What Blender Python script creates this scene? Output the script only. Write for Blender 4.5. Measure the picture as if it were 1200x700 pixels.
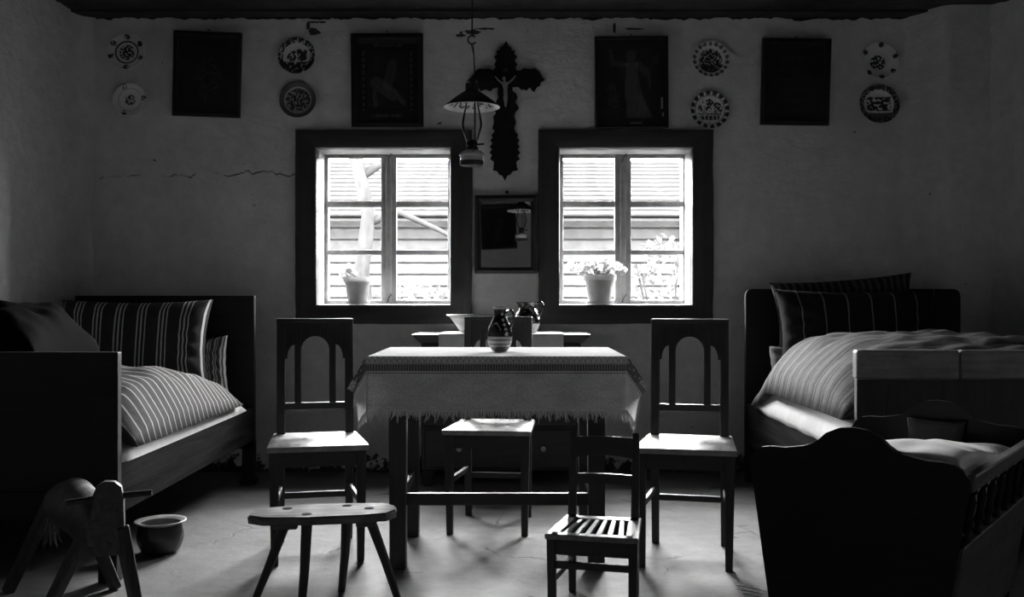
import bpy, bmesh, math, random
from mathutils import Vector, Matrix, noise as mnoise
R = math.radians
PI = math.pi
random.seed(7)
scene = bpy.context.scene
for o in list(bpy.data.objects):
    bpy.data.objects.remove(o)

# ------------------------------------------------------------------ camera, sky, sun, exposure
FPX = 1150.0                      # focal length in pixels of the 1200 px wide frame
EYE = 1.05
cam_d = bpy.data.cameras.new('camera')
cam_d.sensor_width = 36.0
cam_d.lens = 36.0 * FPX / 1200.0
cam_d.clip_start = 0.05
cam = bpy.data.objects.new('camera', cam_d)
scene.collection.objects.link(cam)
cam.location = (0, 0, EYE)
cam.rotation_euler = (R(90), 0, 0)
scene.camera = cam

SKY = 165.0
world = bpy.data.worlds.new('sky')
scene.world = world
world.use_nodes = True
bg = world.node_tree.nodes['Background']
bg.inputs['Color'].default_value = (1, 1, 1, 1)
bg.inputs['Strength'].default_value = SKY

for (px_, w_) in ((-0.775, 0.80), (0.685, 0.80)):   # sampling portals in the two window openings
    pd = bpy.data.lights.new('window_portal', 'AREA')
    pd.shape = 'RECTANGLE'
    pd.size, pd.size_y = w_, 0.94
    pd.cycles.is_portal = True
    po = bpy.data.objects.new('window_portal', pd)
    scene.collection.objects.link(po)
    po.location = (px_, 6.33, 1.484)
    po.rotation_euler = (R(-90), 0, 0)

vs = scene.view_settings
vs.view_transform = 'Standard'
vs.look = 'None'
vs.gamma = 1.0
vs.exposure = 0.22
vs.use_curve_mapping = False
scene.display_settings.display_device = 'sRGB'
cy = scene.cycles
cy.use_denoising = True
cy.max_bounces = 10
cy.diffuse_bounces = 6
cy.glossy_bounces = 5
cy.transparent_max_bounces = 12
cy.caustics_reflective = False
cy.caustics_refractive = False
cy.sample_clamp_indirect = 6.0


# ------------------------------------------------------------------ pixel helper: point at depth y seen at a pixel
def at(px, py, y):
    return Vector(((px - 600.0) / FPX * y, y, EYE - (py - 350.0) / FPX * y))


# ------------------------------------------------------------------ node helpers
class Mat:
    def __init__(s, name):
        s.m = bpy.data.materials.new(name)
        s.m.use_nodes = True
        s.t = s.m.node_tree
        s.b = s.t.nodes['Principled BSDF']
        s.out = s.t.nodes['Material Output']

    def link(s, a, b):
        s.t.links.new(a, b)

    def put(s, sock, v):
        if isinstance(v, (int, float)):
            sock.default_value = v
        elif isinstance(v, tuple):
            sock.default_value = v
        else:
            s.t.links.new(v, sock)

    def math(s, op, a, b=0.0, c=None, clamp=False):
        n = s.t.nodes.new('ShaderNodeMath')
        n.operation = op
        n.use_clamp = clamp
        s.put(n.inputs[0], a)
        s.put(n.inputs[1], b)
        if c is not None:
            s.put(n.inputs[2], c)
        return n.outputs[0]

    def coord(s, kind='Object'):
        return s.t.nodes.new('ShaderNodeTexCoord').outputs[kind]

    def mapping(s, vec, scale=(1, 1, 1)):
        n = s.t.nodes.new('ShaderNodeMapping')
        n.inputs['Scale'].default_value = scale
        s.link(vec, n.inputs['Vector'])
        return n.outputs[0]

    def xyz(s, vec):
        n = s.t.nodes.new('ShaderNodeSeparateXYZ')
        s.link(vec, n.inputs[0])
        return n.outputs[0], n.outputs[1], n.outputs[2]

    def noise(s, vec, scale, detail=4, rough=0.6, dist=0.0):
        n = s.t.nodes.new('ShaderNodeTexNoise')
        n.inputs['Scale'].default_value = scale
        n.inputs['Detail'].default_value = detail
        n.inputs['Roughness'].default_value = rough
        n.inputs['Distortion'].default_value = dist
        s.link(vec, n.inputs['Vector'])
        return n.outputs['Fac']

    def voronoi_edge(s, vec, scale):
        n = s.t.nodes.new('ShaderNodeTexVoronoi')
        n.feature = 'DISTANCE_TO_EDGE'
        n.inputs['Scale'].default_value = scale
        s.link(vec, n.inputs['Vector'])
        return n.outputs['Distance']

    def ramp(s, fac, lo, hi, a, b):
        n = s.t.nodes.new('ShaderNodeMapRange')
        n.clamp = True
        s.put(n.inputs[0], fac)
        n.inputs[1].default_value = lo
        n.inputs[2].default_value = hi
        s.put(n.inputs[3], a)
        s.put(n.inputs[4], b)
        return n.outputs[0]

    def mixv(s, fac, a, b):
        return s.ramp(fac, 0.0, 1.0, a, b)

    def grey(s, val):
        n = s.t.nodes.new('ShaderNodeCombineColor')
        for i in range(3):
            s.put(n.inputs[i], val)
        return n.outputs[0]

    def color(s, val):
        s.link(s.grey(val), s.b.inputs['Base Color'])

    def bump(s, h, strength=0.3, dist=0.01, normal=None):
        n = s.t.nodes.new('ShaderNodeBump')
        n.inputs['Strength'].default_value = strength
        n.inputs['Distance'].default_value = dist
        s.link(h, n.inputs['Height'])
        if normal is not None:
            s.link(normal, n.inputs['Normal'])
        s.link(n.outputs[0], s.b.inputs['Normal'])
        return n.outputs[0]

    def set(s, rough=0.5, spec=0.5, metal=0.0):
        s.b.inputs['Roughness'].default_value = rough
        s.b.inputs['Specular IOR Level'].default_value = spec
        s.b.inputs['Metallic'].default_value = metal

    def translucent(s, val, fac):
        tr = s.t.nodes.new('ShaderNodeBsdfTranslucent')
        s.link(s.grey(val), tr.inputs['Color'])
        mx = s.t.nodes.new('ShaderNodeMixShader')
        mx.inputs[0].default_value = fac
        s.link(s.b.outputs[0], mx.inputs[1])
        s.link(tr.outputs[0], mx.inputs[2])
        s.link(mx.outputs[0], s.out.inputs['Surface'])


def wood(name, lo, hi, rough=0.4, axis='z', spec=0.5, scale=1.0, bump=0.15):
    m = Mat(name)
    st = {'x': (2, 30, 30), 'y': (30, 2, 30), 'z': (30, 30, 2)}[axis]
    v = m.mapping(m.coord(), tuple(a * scale for a in st))
    g = m.noise(v, 1.0, 5, 0.65, 0.6)
    w = m.noise(m.coord(), 9.0, 5, 0.7)
    c = m.ramp(g, 0.3, 0.7, lo, hi)
    c = m.math('MULTIPLY', c, m.ramp(w, 0.3, 0.7, 0.7, 1.25))
    m.color(c)
    m.set(rough, spec)
    m.put(m.b.inputs['Roughness'], m.ramp(w, 0.3, 0.7, rough * 0.8, min(1, rough * 1.3)))
    m.bump(g, bump, 0.004)
    return m.m


def plain(name, val, rough=0.6, spec=0.4, metal=0.0, var=0.15, nscale=14, bump=0.1):
    m = Mat(name)
    n = m.noise(m.coord(), nscale, 4)
    m.color(m.ramp(n, 0.25, 0.75, val * (1 - var), min(1.0, val * (1 + var))))
    m.set(rough, spec, metal)
    if bump:
        m.bump(n, bump, 0.004)
    return m.m


MT = {}


def build_materials():
    # whitewashed clay plaster
    m = Mat('plaster')
    P = m.coord()
    x, y, z = m.xyz(P)
    n1 = m.noise(P, 1.3, 5, 0.6)
    n2 = m.noise(P, 11.0, 6, 0.65)
    st = m.noise(m.mapping(P, (5, 5, 13)), 1.0, 4, 0.55)
    c = m.math('MULTIPLY', m.ramp(n1, 0.3, 0.7, 0.68, 0.84), m.ramp(n2, 0.25, 0.75, 0.86, 1.08))
    # old repaired crack running across the wall to the left of the window
    wob = m.noise(m.mapping(P, (1, 0.01, 0.01)), 5.0, 5, 0.65)
    line = m.math('ABSOLUTE', m.math('SUBTRACT', z, m.ramp(wob, 0.0, 1.0, 1.71, 1.89)))
    inx = m.math('MULTIPLY', m.math('LESS_THAN', x, -1.31), m.math('GREATER_THAN', x, -2.5))
    iny = m.math('GREATER_THAN', y, 5.7)
    ck = m.math('MULTIPLY', m.math('MULTIPLY', inx, iny), m.ramp(line, 0.0, 0.006, 1.0, 0.0))
    ck = m.math('MULTIPLY', ck, m.ramp(m.noise(P, 6.0, 3), 0.42, 0.55, 0.0, 1.0))
    # flaked patches close to the floor and small chips
    fl = m.ramp(m.math('ADD', m.noise(P, 16.0, 5, 0.7), m.ramp(z, 0.0, 0.22, 0.22, -0.2)), 0.58, 0.62, 0.0, 1.0)
    chip = m.ramp(m.noise(P, 24.0, 2, 0.5), 0.775, 0.79, 0.0, 1.0)
    # broken-out plaster holes near the wall head
    wn = m.noise(P, 22.0, 4, 0.65)
    for hx, hz, sx, sz in ((-1.21, 2.665, 0.040, 0.022), (-1.235, 2.70, 0.010, 0.035), (-0.25, 2.665, 0.060, 0.014), (-0.30, 2.645, 0.030, 0.010), (-0.16, 2.685, 0.06, 0.006), (-1.18, 2.725, 0.06, 0.006), (0.62, 2.69, 0.008, 0.03), (0.75, 2.685, 0.07, 0.005)):
        dx = m.math('DIVIDE', m.math('SUBTRACT', x, hx), sx)
        dz = m.math('DIVIDE', m.math('SUBTRACT', z, hz), sz)
        rr = m.math('ADD', m.math('MULTIPLY', dx, dx), m.math('MULTIPLY', dz, dz))
        rr = m.math('ADD', rr, m.ramp(wn, 0.25, 0.75, -1.2, 1.2))
        hole = m.math('MULTIPLY', m.ramp(rr, 0.9, 1.1, 1.0, 0.0), iny)
        chip = m.math('MAXIMUM', chip, hole)
    dark = m.math('MAXIMUM', m.math('MAXIMUM', ck, fl), chip)
    c = m.mixv(dark, c, 0.06)
    m.color(c)
    m.set(0.85, 0.25)
    h = m.math('ADD', m.math('MULTIPLY', n2, 0.5), m.math('MULTIPLY', st, 0.55))
    h = m.math('SUBTRACT', h, m.math('MULTIPLY', dark, 0.6))
    m.bump(h, 0.6, 0.035)
    MT['plaster'] = m.m

    # trodden clay floor
    m = Mat('clay_floor')
    P = m.coord()
    n1 = m.noise(P, 1.1, 6, 0.6, 0.4)
    n2 = m.noise(P, 8.0, 6, 0.7)
    wv = m.t.nodes.new('ShaderNodeVectorMath')
    wv.operation = 'ADD'
    nn = m.t.nodes.new('ShaderNodeTexNoise')
    nn.inputs['Scale'].default_value = 3.0
    nn.inputs['Detail'].default_value = 5
    m.link(P, nn.inputs['Vector'])
    m.link(P, wv.inputs[0])
    sc = m.t.nodes.new('ShaderNodeVectorMath')
    sc.operation = 'SCALE'
    sc.inputs['Scale'].default_value = 0.35
    m.link(nn.outputs['Color'], sc.inputs[0])
    m.link(sc.outputs[0], wv.inputs[1])
    ed = m.voronoi_edge(wv.outputs[0], 1.5)
    crack = m.math('MULTIPLY', m.ramp(ed, 0.0, 0.012, 1.0, 0.0), m.ramp(m.noise(P, 2.3, 3), 0.5, 0.6, 0.0, 1.0))
    spot = m.ramp(m.noise(P, 13.0, 3), 0.72, 0.76, 0.0, 0.6)
    c = m.math('MULTIPLY', m.ramp(n1, 0.3, 0.7, 0.13, 0.25), m.ramp(n2, 0.25, 0.75, 0.7, 1.2))
    c = m.mixv(m.math('MAXIMUM', crack, spot), c, 0.05)
    m.color(c)
    m.set(0.7, 0.28)
    h = m.math('SUBTRACT', m.math('ADD', m.math('MULTIPLY', n1, 1.5), m.math('MULTIPLY', n2, 0.5)), m.math('MULTIPLY', crack, 0.6))
    m.bump(h, 0.5, 0.015)
    MT['clay_floor'] = m.m

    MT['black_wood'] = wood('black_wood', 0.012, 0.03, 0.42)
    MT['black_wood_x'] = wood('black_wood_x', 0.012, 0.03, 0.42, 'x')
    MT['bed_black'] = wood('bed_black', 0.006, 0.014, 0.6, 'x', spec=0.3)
    MT['rail_wood'] = wood('rail_wood', 0.002, 0.024, 0.8, 'y', spec=0.02, bump=0.6, scale=0.6)
    MT['brown_wood_x'] = wood('brown_wood_x', 0.12, 0.28, 0.42, 'x')
    MT['panel_wood'] = wood('panel_wood', 0.018, 0.04, 0.5, 'z')
    MT['seat_wood'] = wood('seat_wood', 0.22, 0.34, 0.3, 'y', spec=0.6)
    MT['bounce_wood'] = wood('bounce_wood', 0.45, 0.6, 0.6, 'x')
    MT['stool_wood'] = wood('stool_wood', 0.035, 0.2, 0.65, 'x', spec=0.2, bump=0.8)
    MT['slat_wood'] = wood('slat_wood', 0.10, 0.26, 0.42, 'y', bump=0.3)
    MT['casing_wood'] = wood('casing_wood', 0.02, 0.045, 0.5, 'z', bump=0.3)
    MT['casing_wood_x'] = wood('casing_wood_x', 0.02, 0.045, 0.5, 'x', bump=0.3)
    MT['sash_wood'] = wood('sash_wood', 0.22, 0.32, 0.5, 'z')
    MT['lining'] = plain('pale_lining', 0.32, 0.6)
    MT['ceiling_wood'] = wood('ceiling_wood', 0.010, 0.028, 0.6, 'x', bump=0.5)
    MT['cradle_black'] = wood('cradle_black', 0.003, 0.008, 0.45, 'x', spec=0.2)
    MT['cradle_rail'] = wood('cradle_rail', 0.08, 0.18, 0.4, 'y')
    MT['cradle_panel'] = wood('cradle_panel', 0.03, 0.10, 0.5, 'y', bump=0.4)
    MT['horse_wood'] = wood('horse_wood', 0.02, 0.09, 0.55, 'y', bump=0.4)
    MT['horse_leg'] = wood('horse_leg', 0.012, 0.045, 0.6, 'z', bump=0.4)
    MT['frame_wood'] = wood('frame_wood', 0.006, 0.014, 0.5, 'z', spec=0.3)
    MT['cross_wood'] = wood('cross_wood', 0.006, 0.014, 0.65, 'z', spec=0.25)
    MT['cabinet_wood'] = wood('cabinet_wood', 0.02, 0.04, 0.45, 'x')
    MT['cabinet_top'] = wood('cabinet_top', 0.08, 0.14, 0.5, 'x')
    MT['iron'] = plain('iron', 0.03, 0.45, 0.5, 0.6)
    MT['brass_dark'] = plain('brass_dark', 0.10, 0.35, 0.5, 0.8)
    MT['porcelain_knob'] = plain('porcelain_knob', 0.6, 0.25, 0.5, bump=0)
    MT['ivory'] = plain('ivory', 0.36, 0.5)
    MT['enamel'] = plain('enamel', 0.03, 0.25, 0.6, bump=0)
    MT['enamel_rim'] = plain('enamel_rim', 0.45, 0.35, 0.5, bump=0)
    MT['enamel_inside'] = plain('enamel_inside', 0.22, 0.35, 0.5, bump=0)
    MT['white_linen'] = plain('white_linen', 0.72, 0.9, 0.1, var=0.1, nscale=14, bump=0.5)
    MT['cradle_linen'] = plain('cradle_linen', 0.9, 0.9, 0.1, var=0.08, nscale=30)
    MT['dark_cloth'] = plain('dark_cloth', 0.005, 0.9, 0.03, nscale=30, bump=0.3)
    MT['lace_cloth'] = plain('lace_cloth', 0.05, 0.9, 0.05, nscale=60, bump=0.3)
    MT['grey_cloth'] = plain('grey_cloth', 0.2, 0.9, 0.2, nscale=30, bump=0.3)
    MT['hair'] = plain('horse_hair', 0.18, 0.7, 0.3)
    MT['light_streak'] = plain('light_streak', 0.7, 0.7, 0.3)
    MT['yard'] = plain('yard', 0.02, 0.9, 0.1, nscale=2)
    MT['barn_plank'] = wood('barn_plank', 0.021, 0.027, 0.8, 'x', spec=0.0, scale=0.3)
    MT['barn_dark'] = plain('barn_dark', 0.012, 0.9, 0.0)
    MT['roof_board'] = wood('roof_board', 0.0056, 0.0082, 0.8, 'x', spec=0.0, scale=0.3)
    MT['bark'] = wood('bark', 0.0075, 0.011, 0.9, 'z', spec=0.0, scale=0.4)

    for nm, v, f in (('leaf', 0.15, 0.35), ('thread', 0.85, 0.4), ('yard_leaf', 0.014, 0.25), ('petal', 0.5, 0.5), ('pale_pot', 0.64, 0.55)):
        m = Mat(nm)
        n = m.noise(m.coord(), 20, 2)
        val = m.ramp(n, 0.3, 0.7, v * 0.9, min(1, v * 1.1))
        m.color(val)
        m.set(0.6, 0.3)
        m.translucent(val, f)
        MT[nm] = m.m

    # mirror glass
    m = Mat('mirror_glass')
    m.b.inputs['Base Color'].default_value = (0.8, 0.8, 0.8, 1)
    m.set(0.02, 0.5, 1.0)
    MT['mirror_glass'] = m.m
    # thin clear glass: transparent with a fresnel sheen
    for nm, tint, refl in (('pane_glass', 0.97, 0.6), ('lamp_glass', 0.93, 1.6)):
        m = Mat(nm)
        tr = m.t.nodes.new('ShaderNodeBsdfTransparent')
        tr.inputs[0].default_value = (tint, tint, tint, 1)
        gl = m.t.nodes.new('ShaderNodeBsdfGlossy')
        gl.inputs['Roughness'].default_value = 0.03
        fr = m.t.nodes.new('ShaderNodeLayerWeight')
        fr.inputs['Blend'].default_value = 0.2
        mx = m.t.nodes.new('ShaderNodeMixShader')
        m.link(m.math('MULTIPLY', fr.outputs['Fresnel'], refl, clamp=True), mx.inputs[0])
        m.link(tr.outputs[0], mx.inputs[1])
        m.link(gl.outputs[0], mx.inputs[2])
        m.link(mx.outputs[0], m.out.inputs['Surface'])
        MT[nm] = m.m

    # painted ware and prints: colour comes from the 'paint' attribute
    for nm, rough, spec in (('painted_ware', 0.3, 0.5), ('paper_print', 0.75, 0.2), ('glazed_ware', 0.12, 0.7)):
        m = Mat(nm)
        a = m.t.nodes.new('ShaderNodeVertexColor')
        a.layer_name = 'paint'
        m.link(a.outputs['Color'], m.b.inputs['Base Color'])
        m.set(rough, spec)
        MT[nm] = m.m

    # striped bed linen, u = across the stripes (metres)
    def stripes(nm, base, line, period, cs, rough=0.9, along=0, bump=0.25):
        m = Mat(nm)
        uv = m.coord('UV')
        u, v, _ = m.xyz(uv)
        u = (u, v)[along]
        fr = m.math('FRACT', m.math('DIVIDE', m.math('ADD', u, 10.0), period))
        tot = None
        for c0, w in cs:
            k = m.math('LESS_THAN', m.math('ABSOLUTE', m.math('SUBTRACT', fr, c0)), w / period / 2)
            tot = k if tot is None else m.math('MAXIMUM', tot, k)
        nz = m.noise(m.coord(), 40, 3)
        c = m.mixv(tot, base, line)
        m.color(m.math('MULTIPLY', c, m.ramp(nz, 0.2, 0.8, 0.8, 1.2)))
        m.set(rough, 0.06)
        m.bump(m.noise(m.coord(), 16, 4, 0.6), bump, 0.02)
        MT[nm] = m.m
    stripes('stripe_duvet', 0.065, 0.38, 0.062, ((0.5, 0.009),))
    stripes('stripe_pillow', 0.04, 0.5, 0.115, ((0.32, 0.008), (0.5, 0.008), (0.68, 0.006)))
    stripes('stripe_small', 0.06, 0.38, 0.035, ((0.4, 0.008), (0.75, 0.005)))
    stripes('stripe_right', 0.02, 0.20, 0.128, ((0.5, 0.007),))
    stripes('stripe_fine', 0.025, 0.085, 0.042, ((0.5, 0.016),))
    stripes('stripe_feather', 0.15, 0.07, 0.11, ((0.3, 0.016), (0.6, 0.025), (0.8, 0.008)))

    # woven tablecloth, UV in metres beyond the table edge
    m = Mat('woven_cloth')
    u, v, _ = m.xyz(m.coord('UV'))       # u along front edge, v = distance past the front edge (negative on top)
    P = m.coord()

    def band(c, a, b):
        return m.math('MULTIPLY', m.math('GREATER_THAN', c, a), m.math('LESS_THAN', c, b))
    fu = m.math('FRACT', m.math('MULTIPLY', m.math('ADD', u, 5.0), 95.0))
    fu2 = m.math('FRACT', m.math('MULTIPLY', m.math('ADD', u, 5.0), 48.0))
    zig = m.math('ABSOLUTE', m.math('SUBTRACT', fu2, 0.5))
    tooth = m.math('GREATER_THAN', m.math('ABSOLUTE', m.math('SUBTRACT', fu, 0.5)), 0.26)
    lin = m.noise(m.mapping(m.coord('UV'), (170, 120, 1)), 1.0, 3)
    lin2 = m.noise(m.mapping(m.coord('UV'), (9, 22, 1)), 1.0, 4)
    base = m.math('MULTIPLY', m.ramp(lin, 0.3, 0.7, 0.6, 0.92), m.ramp(lin2, 0.3, 0.7, 0.8, 1.08))
    # pale flower row just over the edge, dark toothed band under it, thin lines
    d1 = m.math('MULTIPLY', band(v, 0.004, 0.026), m.math('LESS_THAN', m.math('ABSOLUTE', m.math('SUBTRACT', m.ramp(v, 0.004, 0.026, 0.0, 0.5), zig)), 0.14))
    d2 = m.math('MULTIPLY', band(v, 0.034, 0.060), m.math('ADD', m.math('MULTIPLY', tooth, 0.3), 0.6))
    d3 = m.math('MAXIMUM', band(v, 0.029, 0.031), band(v, 0.066, 0.069))
    # diamond band on the short sides: u runs past +-half width there
    au = m.math('SUBTRACT', m.math('ABSOLUTE', u), 0.4875)
    fv = m.math('ABSOLUTE', m.math('SUBTRACT', m.math('FRACT', m.math('MULTIPLY', m.math('ADD', v, 5.0), 26.0)), 0.5))
    fa = m.math('ABSOLUTE', m.math('SUBTRACT', m.math('FRACT', m.math('MULTIPLY', m.math('ADD', au, 5.0), 26.0)), 0.5))
    dia = m.math('LESS_THAN', m.math('ABSOLUTE', m.math('SUBTRACT', m.math('ADD', fv, fa), 0.5)), 0.3)
    d4 = m.math('MULTIPLY', m.math('MULTIPLY', band(au, 0.012, 0.105), dia), m.math('LESS_THAN', v, 0.06))
    dk = m.math('MAXIMUM', m.math('MAXIMUM', m.math('MULTIPLY', d1, 0.4), d2), m.math('MAXIMUM', m.math('MULTIPLY', d3, 0.8), m.math('MULTIPLY', d4, 0.85)))
    val = m.mixv(dk, base, 0.07)
    m.color(val)
    m.set(0.9, 0.15)
    m.bump(m.math('ADD', m.math('MULTIPLY', lin, 0.3), lin2), 0.6, 0.015)
    m.translucent(val, 0.5)
    MT['woven_cloth'] = m.m


build_materials()


# ------------------------------------------------------------------ mesh helpers
COL = scene.collection


def obj(name, bm, mat, parent=None, loc=None, smooth=False, rot=None):
    me = bpy.data.meshes.new(name)
    bmesh.ops.recalc_face_normals(bm, faces=bm.faces[:])
    if smooth:
        for f in bm.faces:
            f.smooth = True
    bm.to_mesh(me)
    bm.free()
    if smooth == 'auto':
        me.set_sharp_from_angle(angle=R(40))
    mats = mat if isinstance(mat, (list, tuple)) else [mat]
    for k in mats:
        me.materials.append(MT[k] if isinstance(k, str) else k)
    o = bpy.data.objects.new(name, me)
    COL.objects.link(o)
    if parent is not None:
        o.parent = parent
    if loc is not None:
        o.location = loc
    if rot is not None:
        o.rotation_euler = rot
    return o


def share(src, parent=None, loc=None, rot=None, scale=None):
    o = src.copy()
    COL.objects.link(o)
    if parent is not None:
        o.parent = parent
    if loc is not None:
        o.location = loc
    if rot is not None:
        o.rotation_euler = rot
    if scale is not None:
        o.scale = scale
    return o


def tag(o, label, cat, group=None, kind=None):
    o['label'] = label
    o['category'] = cat
    if group:
        o['group'] = group
    if kind:
        o['kind'] = kind
    return o


def thing(name, label, cat, loc=(0, 0, 0), rotz=0.0, group=None, rot=None):
    o = bpy.data.objects.new(name, None)
    o.empty_display_size = 0.1
    COL.objects.link(o)
    o.location = loc
    o.rotation_euler = rot if rot else (0, 0, rotz)
    return tag(o, label, cat, group)


def struct(o):
    o['kind'] = 'structure'
    return o


def nb():
    return bmesh.new()


def hexa(bm, c, bevel=0.0, seg=1):
    """c: 8 corners, bottom ring then top ring"""
    vs_ = [bm.verts.new(p) for p in c]
    fs = [(3, 2, 1, 0), (4, 5, 6, 7), (0, 1, 5, 4), (1, 2, 6, 5), (2, 3, 7, 6), (3, 0, 4, 7)]
    faces = [bm.faces.new([vs_[i] for i in f]) for f in fs]
    if bevel > 0:
        ed = list({e for f in faces for e in f.edges})
        bmesh.ops.bevel(bm, geom=ed, offset=bevel, segments=seg, affect='EDGES', profile=0.5)
    return bm


def box(bm, c, s, bevel=0.0, M=None, seg=1):
    cx, cy_, cz = c
    hx, hy, hz = s[0] / 2, s[1] / 2, s[2] / 2
    pts = [Vector((cx + a * hx, cy_ + b * hy, cz + d * hz)) for d in (-1, 1) for a, b in ((-1, -1), (1, -1), (1, 1), (-1, 1))]
    if M:
        pts = [M @ p for p in pts]
    return hexa(bm, pts, bevel, seg)


def box2(bm, lo, hi, bevel=0.0, seg=1):
    c = [(a + b) / 2 for a, b in zip(lo, hi)]
    return box(bm, c, [b - a for a, b in zip(lo, hi)], bevel, None, seg)


def bar(bm, p0, p1, w0, d0, w1=None, d1=None, bevel=0.0, up=(0, 1, 0)):
    """square bar from p0 to p1, w across, d along 'up'"""
    p0, p1 = Vector(p0), Vector(p1)
    w1 = w0 if w1 is None else w1
    d1 = d0 if d1 is None else d1
    t = (p1 - p0).normalized()
    u = Vector(up)
    a = t.cross(u)
    if a.length < 1e-4:
        a = t.cross(Vector((1, 0, 0)))
    a.normalize()
    b = t.cross(a).normalized()
    c = []
    for p, w, d in ((p0, w0, d0), (p1, w1, d1)):
        for sa, sb in ((-1, -1), (1, -1), (1, 1), (-1, 1)):
            c.append(p + a * (sa * w / 2) + b * (sb * d / 2))
    return hexa(bm, c, bevel)


def tube(bm, pts, r, seg=8, cap=True):
    pts = [Vector(p) for p in pts]
    n = len(pts)
    rs = [r] * n if isinstance(r, (int, float)) else list(r)
    rings = []
    prev = None
    for i, p in enumerate(pts):
        t = (pts[min(i + 1, n - 1)] - pts[max(i - 1, 0)]).normalized()
        if prev is None:
            a = t.cross(Vector((0, 0, 1)))
            if a.length < 0.05:
                a = t.cross(Vector((0, 1, 0)))
        else:
            a = prev - t * prev.dot(t)
        a.normalize()
        prev = a
        b = t.cross(a)
        rings.append([bm.verts.new(p + (a * math.cos(2 * PI * k / seg) + b * math.sin(2 * PI * k / seg)) * rs[i]) for k in range(seg)])
    for i in range(n - 1):
        for k in range(seg):
            bm.faces.new([rings[i][k], rings[i][(k + 1) % seg], rings[i + 1][(k + 1) % seg], rings[i + 1][k]])
    if cap:
        bm.faces.new(rings[0][::-1])
        bm.faces.new(rings[-1])
    return bm


def lathe(bm, prof, seg=32, c=(0, 0, 0), jitter=None):
    rings = []
    for r, z in prof:
        if r < 1e-5:
            rings.append([bm.verts.new((c[0], c[1], c[2] + z))])
        else:
            rings.append([bm.verts.new((c[0] + r * math.cos(2 * PI * k / seg), c[1] + r * math.sin(2 * PI * k / seg), c[2] + z)) for k in range(seg)])
    for i in range(len(rings) - 1):
        A, B = rings[i], rings[i + 1]
        for k in range(seg):
            k2 = (k + 1) % seg
            if len(A) == 1 and len(B) == 1:
                continue
            if len(A) == 1:
                bm.faces.new([A[0], B[k2], B[k]])
            elif len(B) == 1:
                bm.faces.new([A[k], A[k2], B[0]])
            else:
                bm.faces.new([A[k], A[k2], B[k2], B[k]])
    return bm


def prism(bm, outline, y0, y1, bevel=0.0):
    """outline in (x, z), extruded between y0 and y1"""
    A = [bm.verts.new((x, y0, z)) for x, z in outline]
    B = [bm.verts.new((x, y1, z)) for x, z in outline]
    n = len(A)
    f0 = bm.faces.new(A)
    f1 = bm.faces.new(B[::-1])
    for i in range(n):
        j = (i + 1) % n
        bm.faces.new([A[j], A[i], B[i], B[j]])
    if bevel:
        bmesh.ops.bevel(bm, geom=list(f0.edges) + list(f1.edges), offset=bevel, segments=2, affect='EDGES')
    return bm


def grid(bm, nu, nv, fn, uvfn=None, keep=None):
    V = [[bm.verts.new(fn(i / nu, j / nv)) for i in range(nu + 1)] for j in range(nv + 1)]
    lay = bm.loops.layers.uv.new('UVMap') if uvfn else None
    for j in range(nv):
        for i in range(nu):
            if keep and not keep((i + 0.5) / nu, (j + 0.5) / nv):
                continue
            q = ((i, j), (i + 1, j), (i + 1, j + 1), (i, j + 1))
            f = bm.faces.new([V[b][a] for a, b in q])
            if lay:
                for lp, (a, b) in zip(f.loops, q):
                    lp[lay].uv = uvfn(a / nu, b / nv)
    return V


def nz(x, y=0.0, z=0.0):
    return mnoise.noise(Vector((x, y, z)))


def smooth01(t):
    t = max(0.0, min(1.0, t))
    return t * t * (3 - 2 * t)


# ------------------------------------------------------------------ the room
XL, XR, YB, YF, ZC = -2.62, 2.85, 5.95, -0.6, 2.76


def wall_y(x):
    return YB - 0.22 * smooth01((x - 2.36) / 0.2)


OPEN = {1: (-1.175, -0.3745), 2: (0.287, 1.083)}
OZ0, OZ1 = 1.014, 1.953


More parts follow.
